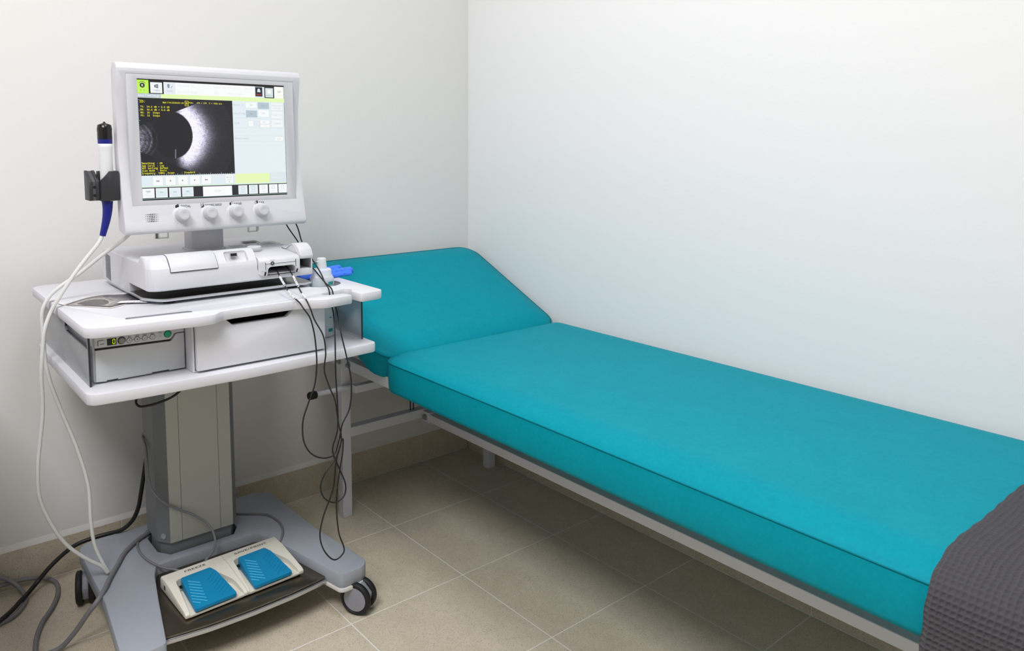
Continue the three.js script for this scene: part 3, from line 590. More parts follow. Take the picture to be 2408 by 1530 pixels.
  // stem
  const st = slab([[UX - 0.041, 0.262, 0.014], [UX + 0.041, 0.262, 0.014], [UX + 0.039, 0.326, 0.012], [UX, 0.3335, 0.2], [UX - 0.039, 0.326, 0.012]].reverse(), 0.866, 1.0, 0.001);
  part(t, 'stem', st, M.stem);
  part(t, 'stem_foot', slab([[UX - 0.046, 0.256, 0.018], [UX + 0.046, 0.256, 0.018], [UX + 0.045, 0.331, 0.016], [UX, 0.339, 0.2], [UX - 0.045, 0.331, 0.016]].reverse(), 0.868, 0.8745, 0.003), M.stem);
  // monitor: curved frame, flat inset bezel, screen
  const prof = [[0.4165, 0.9275, 0.008], [0.421, 0.9375, 0.006], [0.4168, 0.953, 0.05], [0.4023, 1.023, 0.2], [0.3912, 1.087, 0.2], [0.3868, 1.135, 0.3], [0.3875, 1.1985, 0.3], [0.3945, 1.2456, 0.1], [0.4035, 1.287, 0.012], [0.3975, 1.302, 0.012], [0.369, 1.302, 0.008], [0.36, 1.285, 0.01], [0.357, 1.12, 0.3], [0.368, 0.935, 0.006]];
  const opening = front(rect(-1.2535, -0.8665, 0.9905, 1.2785), 0.37, 0.5, 0);
  const FR0 = -1.2735, FR1 = -0.8455;
  const fr = part(t, 'monitor_frame', smooth(cut(profX(prof, FR0, FR1, 0.004), opening), 0.55), M.casing);
  const tiltB = { at: [UX, 1.1345, 0.4042], rx: -Math.atan2(0.0065, 0.287) };
  const bez = part(t, 'screen_bezel', place(front(rect(-0.1935, 0.1935, -0.1442, 0.1442), -0.034, 0, 0.0006, { holes: [rect(-0.1712, 0.1705, -0.1327, 0.1332)] }), tiltB), M.bezel);
  const screenTex = makeScreen();
  const scr = part(t, 'screen', place(new THREE.PlaneGeometry(0.3417, 0.2659).translate(-0.00035, 0.00025, -0.0018), tiltB), new THREE.MeshStandardMaterial({ color: 0x050505, roughness: 0.35, emissive: 0xffffff, emissiveMap: screenTex, emissiveIntensity: 0.97 }), { label: 'lit screen with eye ultrasound scan' });
  const sl = new THREE.RectAreaLight(0xeef6ff, 0.5, 0.34, 0.265); sl.position.set(0, 1.1345 - 0.78, 0.405 - 0.33); sl.rotation.y = Math.PI; sl.rotation.x = 0; t.add(sl);
  part(t, 'monitor_back', box(UX - 0.19, UX + 0.19, 0.955, 1.27, 0.3, 0.37, 0.018, 3), M.casing);
  part(t, 'speaker_grille', (() => { const g = []; for (let i = 0; i < 8; i++) for (let j = 0; j < 5; j++) { const r = [0.0006, 0.0009, 0.0011, 0.0013, 0.0013, 0.0011, 0.0009, 0.0006][i], y = 0.9715 - j * 0.0039, z = chinZ(y); g.push(place(cyl(r, r, 0.0008, 10), { at: [-1.228 + i * 0.0036, y, z], rx: Math.PI / 2 - 0.2 })); } return g; })(), M.black, { kind: 'stuff' });
  function chinZ(y) { return y < 0.953 ? 0.4168 : 0.4168 + (0.4023 - 0.4168) * (y - 0.953) / (1.023 - 0.953); }
  for (const x of [-1.151, -1.088, -1.0265, -0.963]) {
    const at = { at: [x, 0.9655, chinZ(0.9655)], rx: Math.PI / 2 - 0.2 };
    const k = part(t, 'knob', place(lathe([[0, 0.0215], [0.0045, 0.0215], [0.0062, 0.0225], [0.0115, 0.0225], [0.013, 0.021], [0.0136, 0.016], [0.0155, 0.002], [0.0157, -0.001]], 40), at), M.knob);
    part(k, 'knob_collar', place(lathe([[0.015, 0.0016], [0.0185, 0.0012], [0.0215, -0.0006]], 40), at), M.casing);
  }
  const cw = 2048, ch = 120, CX0 = -1.18, CX1 = -0.92;
  const chin = canvasTexture(cw, ch, (c) => {
    const px = (x) => (x - CX0) / (CX1 - CX0) * cw; c.clearRect(0, 0, cw, ch);
    c.fillStyle = c.strokeStyle = '#3c3d44'; c.textBaseline = 'middle'; c.font = '62px sans-serif'; c.lineWidth = 5;
    c.fillText('TOTAL', px(-1.1505), 62); c.fillText('NEAR', px(-1.0275), 62); c.fillText('FAR', px(-0.9655), 62);
    c.save(); c.translate(px(-1.0955), 62); c.scale(0.66, 1); c.font = '60px sans-serif'; c.fillText('DYNAMIC RANGE', 0, 0); c.restore();
    const fan = (x, l, r) => { const a = px(x); const p = () => { c.beginPath(); c.moveTo(a, 42); c.lineTo(a + 52, 18); c.quadraticCurveTo(a + 66, 60, a + 52, 102); c.lineTo(a, 78); c.closePath(); }; p(); c.stroke(); c.save(); p(); c.clip(); c.fillStyle = '#20242e'; if (l) c.fillRect(a - 5, 0, 34, ch); if (r) c.fillRect(a + 29, 0, 50, ch); c.restore(); };
    fan(-1.1625, 1, 1); fan(-1.0375, 1, 0); fan(-0.9755, 0, 1);
    const a = px(-1.105); c.beginPath(); c.moveTo(a, 14); c.lineTo(a, 98); c.lineTo(a + 60, 98); c.stroke(); for (let i = 0; i < 4; i++) c.strokeRect(a + 8 + i * 13, 84 - i * 14, 8, 12 + i * 14); c.beginPath(); c.moveTo(a + 4, 58); c.lineTo(a + 54, 14); c.stroke();
  });
  part(t, 'knob_print', place(new THREE.PlaneGeometry(CX1 - CX0, (CX1 - CX0) * ch / cw), { at: [(CX0 + CX1) / 2, 0.9858, chinZ(0.9858) + 0.0004], rx: -0.204 }), std(0xffffff, 0.5, { map: chin, transparent: true, alphaTest: 0.25 }));
  // two clear cable clips under the monitor
  for (const [x, s] of [[-1.182, -1], [-0.9695, 1]]) part(t, 'cable_clip', [box(x - 0.012, x - 0.0095, 0.9125, 0.935, 0.375, 0.381, 0.0006), box(x + 0.0095, x + 0.012, 0.9125, 0.935, 0.375, 0.381, 0.0006), box(x - 0.012, x + 0.012, 0.912, 0.9145, 0.375, 0.381, 0.0006), box(x + s * 0.0125, x + s * 0.0165, 0.914, 0.926, 0.373, 0.377, 0.0006)].map((g) => g), phys(0xdfe6df, 0.2, { transmission: 0.5, thickness: 0 }));
  // black probe holder on the left flank
  const hz = 0.383, hx = -1.2965;
  const holderShape = [[hx - 0.0175, hz + 0.017, 0.01], [hx - 0.0175, hz - 0.019, 0.006], [hx + 0.0215, hz - 0.019, 0.004], [hx + 0.0215, hz + 0.017, 0.006], [hx + 0.004, hz + 0.022, 0.012]];
  const bore = lathe([[0.0001, 1.0], [0.0158, 1.0], [0.0158, 1.1], [0.0001, 1.1]], 32).translate(hx, 0, hz);
  const wedge = front([[hx - 0.03, 1.047], [hx - 0.0162, 1.047], [hx + 0.0005, 1.0675], [hx + 0.0005, 1.1], [hx - 0.03, 1.1]], hz + 0.002, hz + 0.05, 0);
  const ho = part(t, 'probe_holder', smooth(cut(slab(holderShape, 1.0045, 1.068, 0.001), bore, wedge), 0.5), M.holder);
  for (const [dx, w] of [[-0.0385, 0.0065], [-0.0245, 0.0065]]) part(ho, 'holder_rib', profX([[hz - 0.03, 1.0055, 0.002], [hz + 0.012, 1.0055, 0.002], [hz + 0.012, 1.047, 0.002], [hz - 0.03, 1.0705, 0.002]], hx + dx, hx + dx + w, 0.001), M.holder);
  const web = part(ho, 'holder_web', profX([[hz - 0.03, 1.0055], [hz + 0.009, 1.0055], [hz + 0.009, 1.046], [hz - 0.03, 1.068]], hx - 0.033, hx - 0.017, 0.0005), std(0x4b4b4e, 0.5));
  part(web, 'screw_hole', [0.0285, 0.0105].map((y) => place(cyl(0.0028, 0.0028, 0.001, 18), { at: [hx - 0.0275, 1.006 + y, hz + 0.0092], rx: Math.PI / 2 })), M.black);
}

// the picture on the screen, drawn in its own proportions
function makeScreen() {
  const W = 1280, H = 996;
  return canvasTexture(W, H, (c) => {
    const R = (x0, y0, x1, y1, f) => { c.fillStyle = f; c.fillRect(x0 * W, y0 * H, (x1 - x0) * W, (y1 - y0) * H); };
    const T = (s, x, y, size, f, o = {}) => { c.fillStyle = f; c.font = (o.b ? 'bold ' : '') + size + 'px ' + (o.font ?? 'monospace'); c.textAlign = o.align ?? 'left'; c.textBaseline = 'middle'; c.fillText(s, x * W, y * H); };
    R(0, 0, 1, 1, '#17161a');
    R(0, 0.008, 0.998, 0.985, '#e6f0f4');
    R(0, 0, 1, 0.02, '#1b1a1d');
    // top row
    R(0, 0.008, 0.072, 0.118, '#bdf54e'); R(0.006, 0.02, 0.064, 0.11, '#c9f869');
    c.fillStyle = '#33422a'; c.beginPath(); c.arc(0.033 * W, 0.052 * H, 20, 0, 7); c.fill(); T('R', 0.033, 0.053, 24, '#ffffff', { align: 'center', b: 1 }); T('0 0', 0.033, 0.092, 22, '#86c239', { align: 'center' });
    c.strokeStyle = '#4d6b2e'; c.lineWidth = 4; c.beginPath(); c.arc(0.033 * W, 0.05 * H, 28, Math.PI * 1.15, Math.PI * 1.85); c.stroke();
    R(0.072, 0.012, 0.165, 0.12, '#1d1c20'); R(0.082, 0.024, 0.156, 0.112, '#f4f8fa');
    c.fillStyle = '#5d6878'; c.beginPath(); c.moveTo(0.107 * W, 0.046 * H); c.lineTo(0.131 * W, 0.038 * H); c.lineTo(0.131 * W, 0.072 * H); c.lineTo(0.107 * W, 0.064 * H); c.fill(); T('15', 0.12, 0.055, 17, '#fff', { align: 'center', b: 1 }); T('15MHz', 0.12, 0.09, 20, '#aeb7bd', { align: 'center' });
    R(0.165, 0.018, 0.785, 0.12, '#fbfdfd'); R(0.168, 0.02, 0.24, 0.116, '#e9eff5');
    c.fillStyle = '#8f9db0'; c.beginPath(); c.arc(0.196 * W, 0.044 * H, 11, 0, 7); c.fill(); c.fillRect(0.19 * W, 0.052 * H, 16, 14); c.strokeStyle = '#8f9db0'; c.lineWidth = 5; c.beginPath(); c.moveTo(0.212 * W, 0.066 * H); c.lineTo(0.221 * W, 0.048 * H); c.stroke();
    T('Info', 0.205, 0.09, 20, '#b4bdc6', { align: 'center' });
    T('Patient ID  :', 0.252, 0.042, 24, '#e8edf0'); T('Patient Name:', 0.252, 0.094, 24, '#e8edf0'); T('Time: Mar/14/2020   20:24', 0.487, 0.042, 24, '#e6ebee'); T('Sex:', 0.497, 0.094, 24, '#e8edf0'); T('Physician:', 0.59, 0.094, 24, '#e8edf0');
    R(0.782, 0.02, 0.845, 0.112, '#d9e9f2'); R(0.787, 0.024, 0.838, 0.106, '#262429'); c.fillStyle = '#d4e4ee'; c.beginPath(); c.arc(0.8125 * W, 0.048 * H, 12, 0, 7); c.fill(); c.fillRect(0.801 * W, 0.052 * H, 30, 16); T('Save', 0.8125, 0.09, 20, '#f2433c', { align: 'center', b: 1 });
    R(0.853, 0.018, 0.926, 0.12, '#2a2a30'); R(0.86, 0.028, 0.918, 0.111, '#dbe7ec'); c.fillStyle = '#fdfdf6'; c.beginPath(); c.arc(0.89 * W, 0.06 * H, 17, 0, 7); c.fill(); T('ModeSelect', 0.889, 0.095, 13, '#8f9aa0', { align: 'center' });
    R(0.928, 0.012, 0.998, 0.116, '#fdfef6'); c.strokeStyle = '#9fb0b4'; c.lineWidth = 4; c.beginPath(); c.arc(0.965 * W, 0.044 * H, 18, 0.2, Math.PI - 0.2); c.stroke(); c.beginPath(); c.moveTo(0.965 * W, 0.044 * H); c.lineTo(0.965 * W, 0.066 * H); c.stroke(); T('0 0', 0.965, 0.09, 20, '#e2e6da', { align: 'center' });
    // title strip
    R(0, 0.118, 1, 0.154, '#e6fbb8'); R(0, 0.118, 0.145, 0.152, '#bccbd6'); T('RealTimeImage', 0.004, 0.134, 22, '#eef4f7', { b: 1 });
    // scan
    const x0 = 0, x1 = 0.618, y0 = 0.154, y1 = 0.795, sw = Math.round((x1 - x0) * W), sh = Math.round((y1 - y0) * H), id = c.createImageData(sw, sh), d = id.data;
    const sm = (a, b, v) => { const q = Math.max(0, Math.min(1, (v - a) / (b - a))); return q * q * (3 - 2 * q); };
    seed = 5;
    for (let j = 0; j < sh; j++) for (let i = 0; i < sw; i++) {
      const u = i / sw, v = j / sh, k = (j * sw + i) * 4;                     // 0..1 inside the scan picture
      let l = 0.13 + (rnd() - 0.5) * 0.03;
      const inFan = v > 0.365 - u * 0.52 && v < 0.69 + u * 0.52 && (u - 0.02) * (u - 0.02) + (v - 0.5) * (v - 0.5) * 1.0 < 0.98;
      if (inFan) {
        const ex = (u - 0.335) / 0.208, ey = (v - 0.475) / 0.30, e = Math.hypot(ex, ey), ang = Math.atan2(ey, ex);
        const n = 0.5 + 0.5 * perlin.noise(u * 70, v * 120, 1.7), n2 = 0.5 + 0.5 * perlin.noise(u * 22, v * 34, 4.2), sp = 0.55 + 0.45 * rnd();
        const open = sm(1.55, 0.95, Math.abs(ang + 0.02));                     // the bright arc lies on the right of the eye
        const thick = 1.0 - 0.35 * Math.abs(ang);
        l += open * sm(0.985, 1.06, e) * Math.exp(-Math.pow(Math.max(0, e - 1.2) / (0.78 * thick), 2) * 1.3) * (0.42 + 0.75 * n * sp + 0.4 * n2 * sp) * 1.1;
        l += 0.05 * n * sm(0.99, 1.02, e) + 0.1 * open * sm(1.0, 1.1, e) * n * sp * Math.exp(-(e - 1) * 0.9);
        const dx = u + 0.16, dy = v - 0.535, a = Math.hypot(dx, dy * 1.05);
        for (const [r, w, b] of [[0.19, 0.02, 0.5], [0.24, 0.014, 0.35], [0.283, 0.010, 0.5], [0.335, 0.008, 0.18]]) l += b * Math.exp(-Math.pow((a - r + 0.02 * (n2 - 0.5)) / w, 2)) * (0.1 + 1.5 * n * n2 * sp) * sm(0.6, 0.3, Math.abs(Math.atan2(dy, dx)) * 0.55);
        l += 0.4 * sm(0.16, 0.0, u) * n * sp * sm(0.22, 0.08, Math.abs(dy));
        if (Math.abs(u - 0.355 + (v - 0.8) * 0.05) < 0.006 && v > 0.66 && v < 0.78) l += 0.35;
      }
      l = Math.max(0, Math.min(1, l));
      d[k] = 255 * Math.min(1, l * 0.97 + 0.02 * l); d[k + 1] = 255 * l * 0.975; d[k + 2] = 255 * Math.min(1, l * 1.08 + 0.008); d[k + 3] = 255;
    }
    c.putImageData(id, 0, Math.round(y0 * H));
    R(0, 0.154, 0.618, 0.16, '#1f1e22');
    const ye = '#f3ea32';
    T('ID:', 0.01, 0.183, 27, ye, { b: 1 }); T('Mar/14/202020:20', 0.155, 0.187, 18, ye, { b: 1 }); T('Pubo   275 / 275  V = 1550 m/s', 0.322, 0.183, 16, ye, { b: 1 });
    c.strokeStyle = ye; c.lineWidth = 4; c.strokeRect(0.298 * W, 0.17 * H, 0.021 * W, 0.04 * H); T('R', 0.3085, 0.19, 27, ye, { b: 1, align: 'center' });
    [['TG:', '54.5 dB + 0.0 dB'], ['DR:', '50.0 dB + 0.0 dB'], ['NG:', '30  Steps'], ['FG:', '32  Steps']].forEach(([a, b], i) => { T(a, 0.014, 0.226 + i * 0.024, 19, ye, { b: 1 }); T(b, 0.054, 0.226 + i * 0.024, 19, ye, { b: 1 }); });
    [['Smoothing', ': ON'], ['Amp Curve', ': Log'], ['ROI Setting', ': Normal'], ['Scan Mode', ': Basic'], ['Frequency: 15MHz', '']].forEach(([a, b], i) => { T(a, 0.006, 0.692 + i * 0.0205, 19, ye, { b: 1 }); T(b, 0.1, 0.692 + i * 0.0205, 19, ye, { b: 1 }); });
    T('Scope     : Standard', 0.165, 0.774, 19, ye, { b: 1 });
    c.fillStyle = '#dcebf0'; for (let i = 0; i < 42; i++) c.fillRect((0.01 + i * 0.0146) * W, (i % 5 ? 0.787 : 0.78) * H, 3, (i % 5 ? 0.008 : 0.015) * H);
    c.fillStyle = '#9fd0d8'; for (let i = 0; i < 44; i++) c.fillRect(0, (0.17 + i * 0.0142) * H, i % 6 ? 7 : 14, 3);
    // right-hand panel
    R(0.62, 0.154, 0.996, 0.795, '#e7f1f5');
    const B = (a, b, e, f, col, s, size = 20, tc = '#c3cfd3') => { R(a, b, e, f, '#cfdde2'); R(a + 0.002, b + 0.002, e - 0.002, f - 0.002, col); if (s) T(s, (a + e) / 2, (b + f) / 2, size, tc, { align: 'center' }); };
    T('Vector-A', 0.622, 0.187, 20, '#bfcbd0'); B(0.71, 0.158, 0.795, 0.213, '#f8fcfc', 'ON'); B(0.8, 0.158, 0.885, 0.218, '#b7c8d4', 'OFF', 20, '#93a5b2');
    T('Smoothing', 0.622, 0.262, 20, '#bfcbd0'); B(0.712, 0.232, 0.795, 0.296, '#b7c8d4', 'ON', 20, '#93a5b2'); B(0.8, 0.224, 0.885, 0.29, '#f8fcfc', 'OFF');
    B(0.897, 0.158, 0.988, 0.228, '#f2f8f9', ''); T('Temporary', 0.942, 0.182, 19, '#cdd6d9', { align: 'center' }); T('Storage', 0.942, 0.205, 19, '#cdd6d9', { align: 'center' });
    B(0.897, 0.232, 0.988, 0.304, '#f2f8f9', 'Probe Icon', 17, '#cdd6d9'); B(0.897, 0.308, 0.988, 0.382, '#f2f8f9', 'Comment', 19, '#cdd6d9');
    R(0.62, 0.302, 0.89, 0.304, '#d3e0e5'); T('Zoom', 0.626, 0.347, 20, '#bfcbd0'); B(0.727, 0.325, 0.765, 0.375, '#fbfdfd', '+', 22); B(0.772, 0.325, 0.808, 0.375, '#e4eef2', '-', 22); B(0.815, 0.316, 0.885, 0.352, '#fbfdfd', 'Max.', 18); B(0.815, 0.356, 0.885, 0.384, '#fffffb', '100%', 16, '#e6ead8');
    R(0.62, 0.388, 0.992, 0.39, '#d3e0e5'); R(0.62, 0.458, 0.992, 0.46, '#d8e4e8'); T('Measurement', 0.627, 0.482, 20, '#bfcbd0'); B(0.918, 0.466, 0.985, 0.504, '#fbfdfd', 'Open', 18); R(0.62, 0.508, 0.992, 0.51, '#d8e4e8');
    // replay row
    R(0, 0.797, 0.62, 0.888, '#e4eff4');
    [[0.068, '\u25C0\u25C0'], [0.148, '\u25C0'], [0.228, '\u25B6'], [0.307, '\u25B6'], [0.385, '\u25B6\u25B6']].forEach(([x, s], i) => { B(x, 0.802, x + 0.068, 0.88, '#fbfdfd', ''); c.fillStyle = '#6d7a80'; const mx = (x + 0.034) * W, my = 0.841 * H, dir = i < 2 ? -1 : 1, two = i === 0 || i === 4; for (const o of two ? [-8, 5] : [-2]) { c.beginPath(); c.moveTo(mx + o - 5 * dir, my - 8); c.lineTo(mx + o + 7 * dir, my); c.lineTo(mx + o - 5 * dir, my + 8); c.fill(); } });
    B(0.545, 0.8, 0.607, 0.88, '#f6fafb', ''); T('Movie', 0.576, 0.824, 17, '#b9c4c8', { align: 'center' }); T('Edit', 0.576, 0.845, 17, '#d3dcdf', { align: 'center' }); c.fillStyle = '#7a868a'; c.fillRect(0.573 * W, 0.862 * H, 6, 6);
    R(0.62, 0.797, 0.872, 0.88, '#e8fbb9'); B(0.872, 0.795, 0.99, 0.878, '#dfeaef', 'Data List', 20, '#eef4f6'); R(0, 0.884, 0.995, 0.89, '#d8f7d0');
    // bottom row
    R(0, 0.893, 1, 0.985, '#2b2a30');
    [[0.002, 'Print', 1], [0.085, 'Export', 0], [0.17, 'Save', 0], [0.253, 'Image Edit', 0]].forEach(([x, s, w]) => { R(x, 0.9, x + 0.075, 0.98, '#fafdfd'); if (!w) R(x + 0.004, 0.905, x + 0.071, 0.975, '#e3f0f5'); T(s, x + 0.037, 0.96, 16, '#d7e2e6', { align: 'center' }); R(x + 0.022, 0.92, x + 0.052, 0.928, w ? '#b9c6cc' : '#f4f9fa'); R(x + 0.026, 0.928, x + 0.048, 0.942, w ? '#dfe8eb' : '#c7d6dc'); });
    R(0.392, 0.9, 0.593, 0.985, '#fbfdfd'); T('SCAN', 0.493, 0.942, 22, '#d5dddf', { align: 'center' });
    [[0.638, 'MAP'], [0.714, 'Graph'], [0.789, 'Quad'], [0.863, 'Dual'], [0.934, 'Utilities']].forEach(([x, s], i) => { R(x, 0.9, x + 0.065, 0.98, '#fafdfd'); if (i < 2) R(x + 0.004, 0.905, x + 0.061, 0.975, '#e6f1f5'); T(s, x + 0.032, 0.958, 15, '#cfd8dc', { align: 'center' }); c.strokeStyle = '#cdd9dd'; c.lineWidth = 4; c.strokeRect((x + 0.022) * W, 0.914 * H, 26, 26); });
    R(0, 0.985, 1, 0.99, '#8fb0a8'); R(0, 0.99, 1, 1, '#121115');
  });
}

// ---------------------------------------------------------------- ultrasound probe with its white cable
{
  const t = thing('ultrasound_probe', 'white ultrasound probe with black cap and blue band in the black holder', 'probe', [-1.2965, 1.0, 0.383]);
  const hx = -1.2965, hz = 0.383, L = (pts) => lathe(pts, 36).translate(hx, 0, hz);
  part(t, 'handle', L([[0, 0.998], [0.0085, 0.998], [0.0125, 1.006], [0.0135, 1.02], [0.0135, 1.105], [0.0142, 1.118], [0.0142, 1.13], [0, 1.13]]), M.probeWhite);
  part(t, 'blue_band', L([[0.0139, 1.1265], [0.0145, 1.127], [0.0147, 1.138], [0.0143, 1.1395], [0, 1.1395]]), M.navy);
  const cap = L([[0.0149, 1.1365], [0.0147, 1.15], [0.0151, 1.158], [0.0136, 1.1665], [0.0085, 1.169], [0.0035, 1.1705], [0.0015, 1.1735], [0, 1.174]]);
  part(t, 'cap', cap, M.blackGloss, { label: 'glossy black rubber cap' });
  const sr = new THREE.CatmullRomCurve3([[hx - 0.001, 1.005, hz], [hx - 0.0015, 0.985, hz], [hx - 0.005, 0.962, hz], [hx - 0.014, 0.928, hz]].map(V3));
  const tg = new THREE.TubeGeometry(sr, 24, 1, 20, false), p = tg.attributes.position;
  for (let i = 0; i <= 24; i++) { const c = sr.getPointAt(i / 24), r = THREE.MathUtils.lerp(0.0112, 0.0062, i / 24) + (i < 2 ? 0.0006 : 0); for (let j = 0; j <= 20; j++) { const k = i * 21 + j; p.setXYZ(k, c.x + (p.getX(k) - c.x) * r, c.y + (p.getY(k) - c.y) * r, c.z + (p.getZ(k) - c.z) * r); } }
  part(t, 'strain_relief', tg, M.navy, { label: 'dark blue tapered sleeve' });
  const cab = [[-1.3105, 0.93, 0.383], [-1.319, 0.914, 0.385], [-1.343, 0.883, 0.38], [-1.368, 0.849, 0.375], [-1.3955, 0.805, 0.368], [-1.413, 0.773, 0.362], [-1.428, 0.736, 0.366], [-1.434, 0.697, 0.366], [-1.437, 0.669, 0.366], [-1.439, 0.639, 0.362], [-1.438, 0.556, 0.349], [-1.446, 0.474, 0.336], [-1.450, 0.433, 0.330], [-1.449, 0.354, 0.318], [-1.433, 0.296, 0.311], [-1.409, 0.239, 0.304], [-1.387, 0.204, 0.300], [-1.351, 0.163, 0.296], [-1.328, 0.141, 0.294], [-1.3125, 0.1165, 0.292], [-1.322, 0.142, 0.29], [-1.338, 0.193, 0.29], [-1.344, 0.252, 0.291], [-1.346, 0.340, 0.293], [-1.364, 0.431, 0.294], [-1.393, 0.531, 0.294], [-1.411, 0.598, 0.295], [-1.418, 0.639, 0.295], [-1.420, 0.679, 0.295], [-1.421, 0.721, 0.295], [-1.418, 0.763, 0.292], [-1.402, 0.793, 0.291], [-1.381, 0.812, 0.295], [-1.340, 0.840, 0.300], [-1.299, 0.877, 0.320], [-1.267, 0.904, 0.338], [-1.246, 0.925, 0.346], [-1.235, 0.96, 0.335]];
  part(t, 'cable', tube(cab, 0.0042, 320, false, 12), M.whiteCable);
}

// ---------------------------------------------------------------- two thin black leads from the connector module
const sleeveTex = canvasTexture(256, 64, (c, w, h) => { c.fillStyle = '#ececee'; c.fillRect(0, 0, w, h); c.fillStyle = '#26262a'; c.fillRect(0, 0, 14, h); c.fillRect(w - 14, 0, 14, h); seed = 3; for (let i = 0; i < 26; i++) c.fillRect(40 + i * 7, rr(4, 40), rr(2, 5), rr(5, 18)); });
M.sleeve.map = sleeveTex; M.sleeve.color.set(0xffffff);
function sleeveOn(parent, a, b, mat, r) { const c = new THREE.LineCurve3(V3(a), V3(b)); part(parent, 'sleeve', capEnds(new THREE.TubeGeometry(c, 1, r, 12), c, r, 12, false), mat); }
const leadA = [[-0.955, 0.835, 0.430], [-0.9555, 0.8345, 0.470], [-0.964, 0.827, 0.505], [-0.969, 0.817, 0.530], [-0.9755, 0.8005, 0.575], [-0.979, 0.7885, 0.615], [-0.978, 0.779, 0.645], [-0.975, 0.768, 0.657], [-0.964, 0.749, 0.662], [-0.956, 0.715, 0.665], [-0.951, 0.667, 0.665], [-0.951, 0.638, 0.665], [-0.957, 0.595, 0.665], [-0.974, 0.555, 0.665], [-0.987, 0.519, 0.665], [-0.985, 0.470, 0.665], [-0.966, 0.438, 0.665], [-0.934, 0.421, 0.664], [-0.910, 0.423, 0.662], [-0.896, 0.453, 0.660], [-0.886, 0.486, 0.658], [-0.865, 0.519, 0.655], [-0.856, 0.576, 0.650], [-0.866, 0.638, 0.648], [-0.874, 0.689, 0.640], [-0.868, 0.738, 0.610], [-0.866, 0.76, 0.592], [-0.868, 0.786, 0.588], [-0.861, 0.797, 0.54], [-0.8625, 0.819, 0.495], [-0.861, 0.836, 0.45], [-0.852, 0.857, 0.40], [-0.842, 0.876, 0.36], [-0.866, 0.918, 0.35], [-0.885, 0.965, 0.345]];
const leadB = [[-0.927, 0.835, 0.430], [-0.927, 0.8345, 0.470], [-0.9345, 0.8165, 0.525], [-0.944, 0.7915, 0.58], [-0.954, 0.7855, 0.62], [-0.962, 0.777, 0.652], [-0.960, 0.765, 0.66], [-0.954, 0.743, 0.664], [-0.936, 0.704, 0.670], [-0.931, 0.664, 0.670], [-0.935, 0.626, 0.670], [-0.923, 0.585, 0.670], [-0.910, 0.552, 0.670], [-0.903, 0.501, 0.670], [-0.896, 0.455, 0.670], [-0.910, 0.410, 0.670], [-0.9185, 0.347, 0.670], [-0.945, 0.287, 0.670], [-0.954, 0.245, 0.670], [-0.942, 0.203, 0.670], [-0.917, 0.176, 0.671], [-0.895, 0.188, 0.672], [-0.908, 0.240, 0.673], [-0.913, 0.313, 0.674], [-0.905, 0.382, 0.675], [-0.896, 0.429, 0.676], [-0.8965, 0.462, 0.678], [-0.915, 0.423, 0.680], [-0.944, 0.394, 0.682], [-0.956, 0.368, 0.682], [-0.947, 0.337, 0.680], [-0.921, 0.318, 0.680], [-0.896, 0.325, 0.678], [-0.890, 0.349, 0.676], [-0.903, 0.393, 0.668], [-0.912, 0.431, 0.658], [-0.897, 0.475, 0.655], [-0.893, 0.533, 0.650], [-0.895, 0.603, 0.648], [-0.891, 0.682, 0.640], [-0.878, 0.739, 0.61], [-0.875, 0.76, 0.592], [-0.876, 0.786, 0.588], [-0.8585, 0.7955, 0.535], [-0.8565, 0.818, 0.507], [-0.86, 0.8465, 0.472], [-0.851, 0.864, 0.42], [-0.842, 0.882, 0.38], [-0.845, 0.920, 0.36], [-0.875, 0.965, 0.35]];
{
  const a = thing('thin_lead', 'thin black lead from the left connector opening, hanging in one wide bend', 'cable', [-0.95, 0.45, 0.6], 0, 'thin black leads');
  part(a, 'wire', tube(leadA, 0.0017, 420, false, 8), M.blackCable);
  sleeveOn(a, [-0.9675, 0.8205, 0.521], [-0.9735, 0.8055, 0.561], M.sleeve, 0.0026); sleeveOn(a, [-0.9765, 0.7975, 0.583], [-0.9795, 0.7855, 0.625], M.sleeve, 0.0024);
  const b = thing('thin_lead', 'thin black lead from the right connector opening, knotted and hanging lowest', 'cable', [-0.93, 0.3, 0.62], 0, 'thin black leads');
  part(b, 'wire', tube(leadB, 0.0017, 560, false, 8), M.blackCable);
  sleeveOn(b, [-0.9338, 0.8185, 0.52], [-0.9405, 0.8, 0.561], M.sleeve, 0.0026); sleeveOn(b, [-0.9475, 0.789, 0.594], [-0.957, 0.784, 0.632], M.sleeve, 0.0024);
}

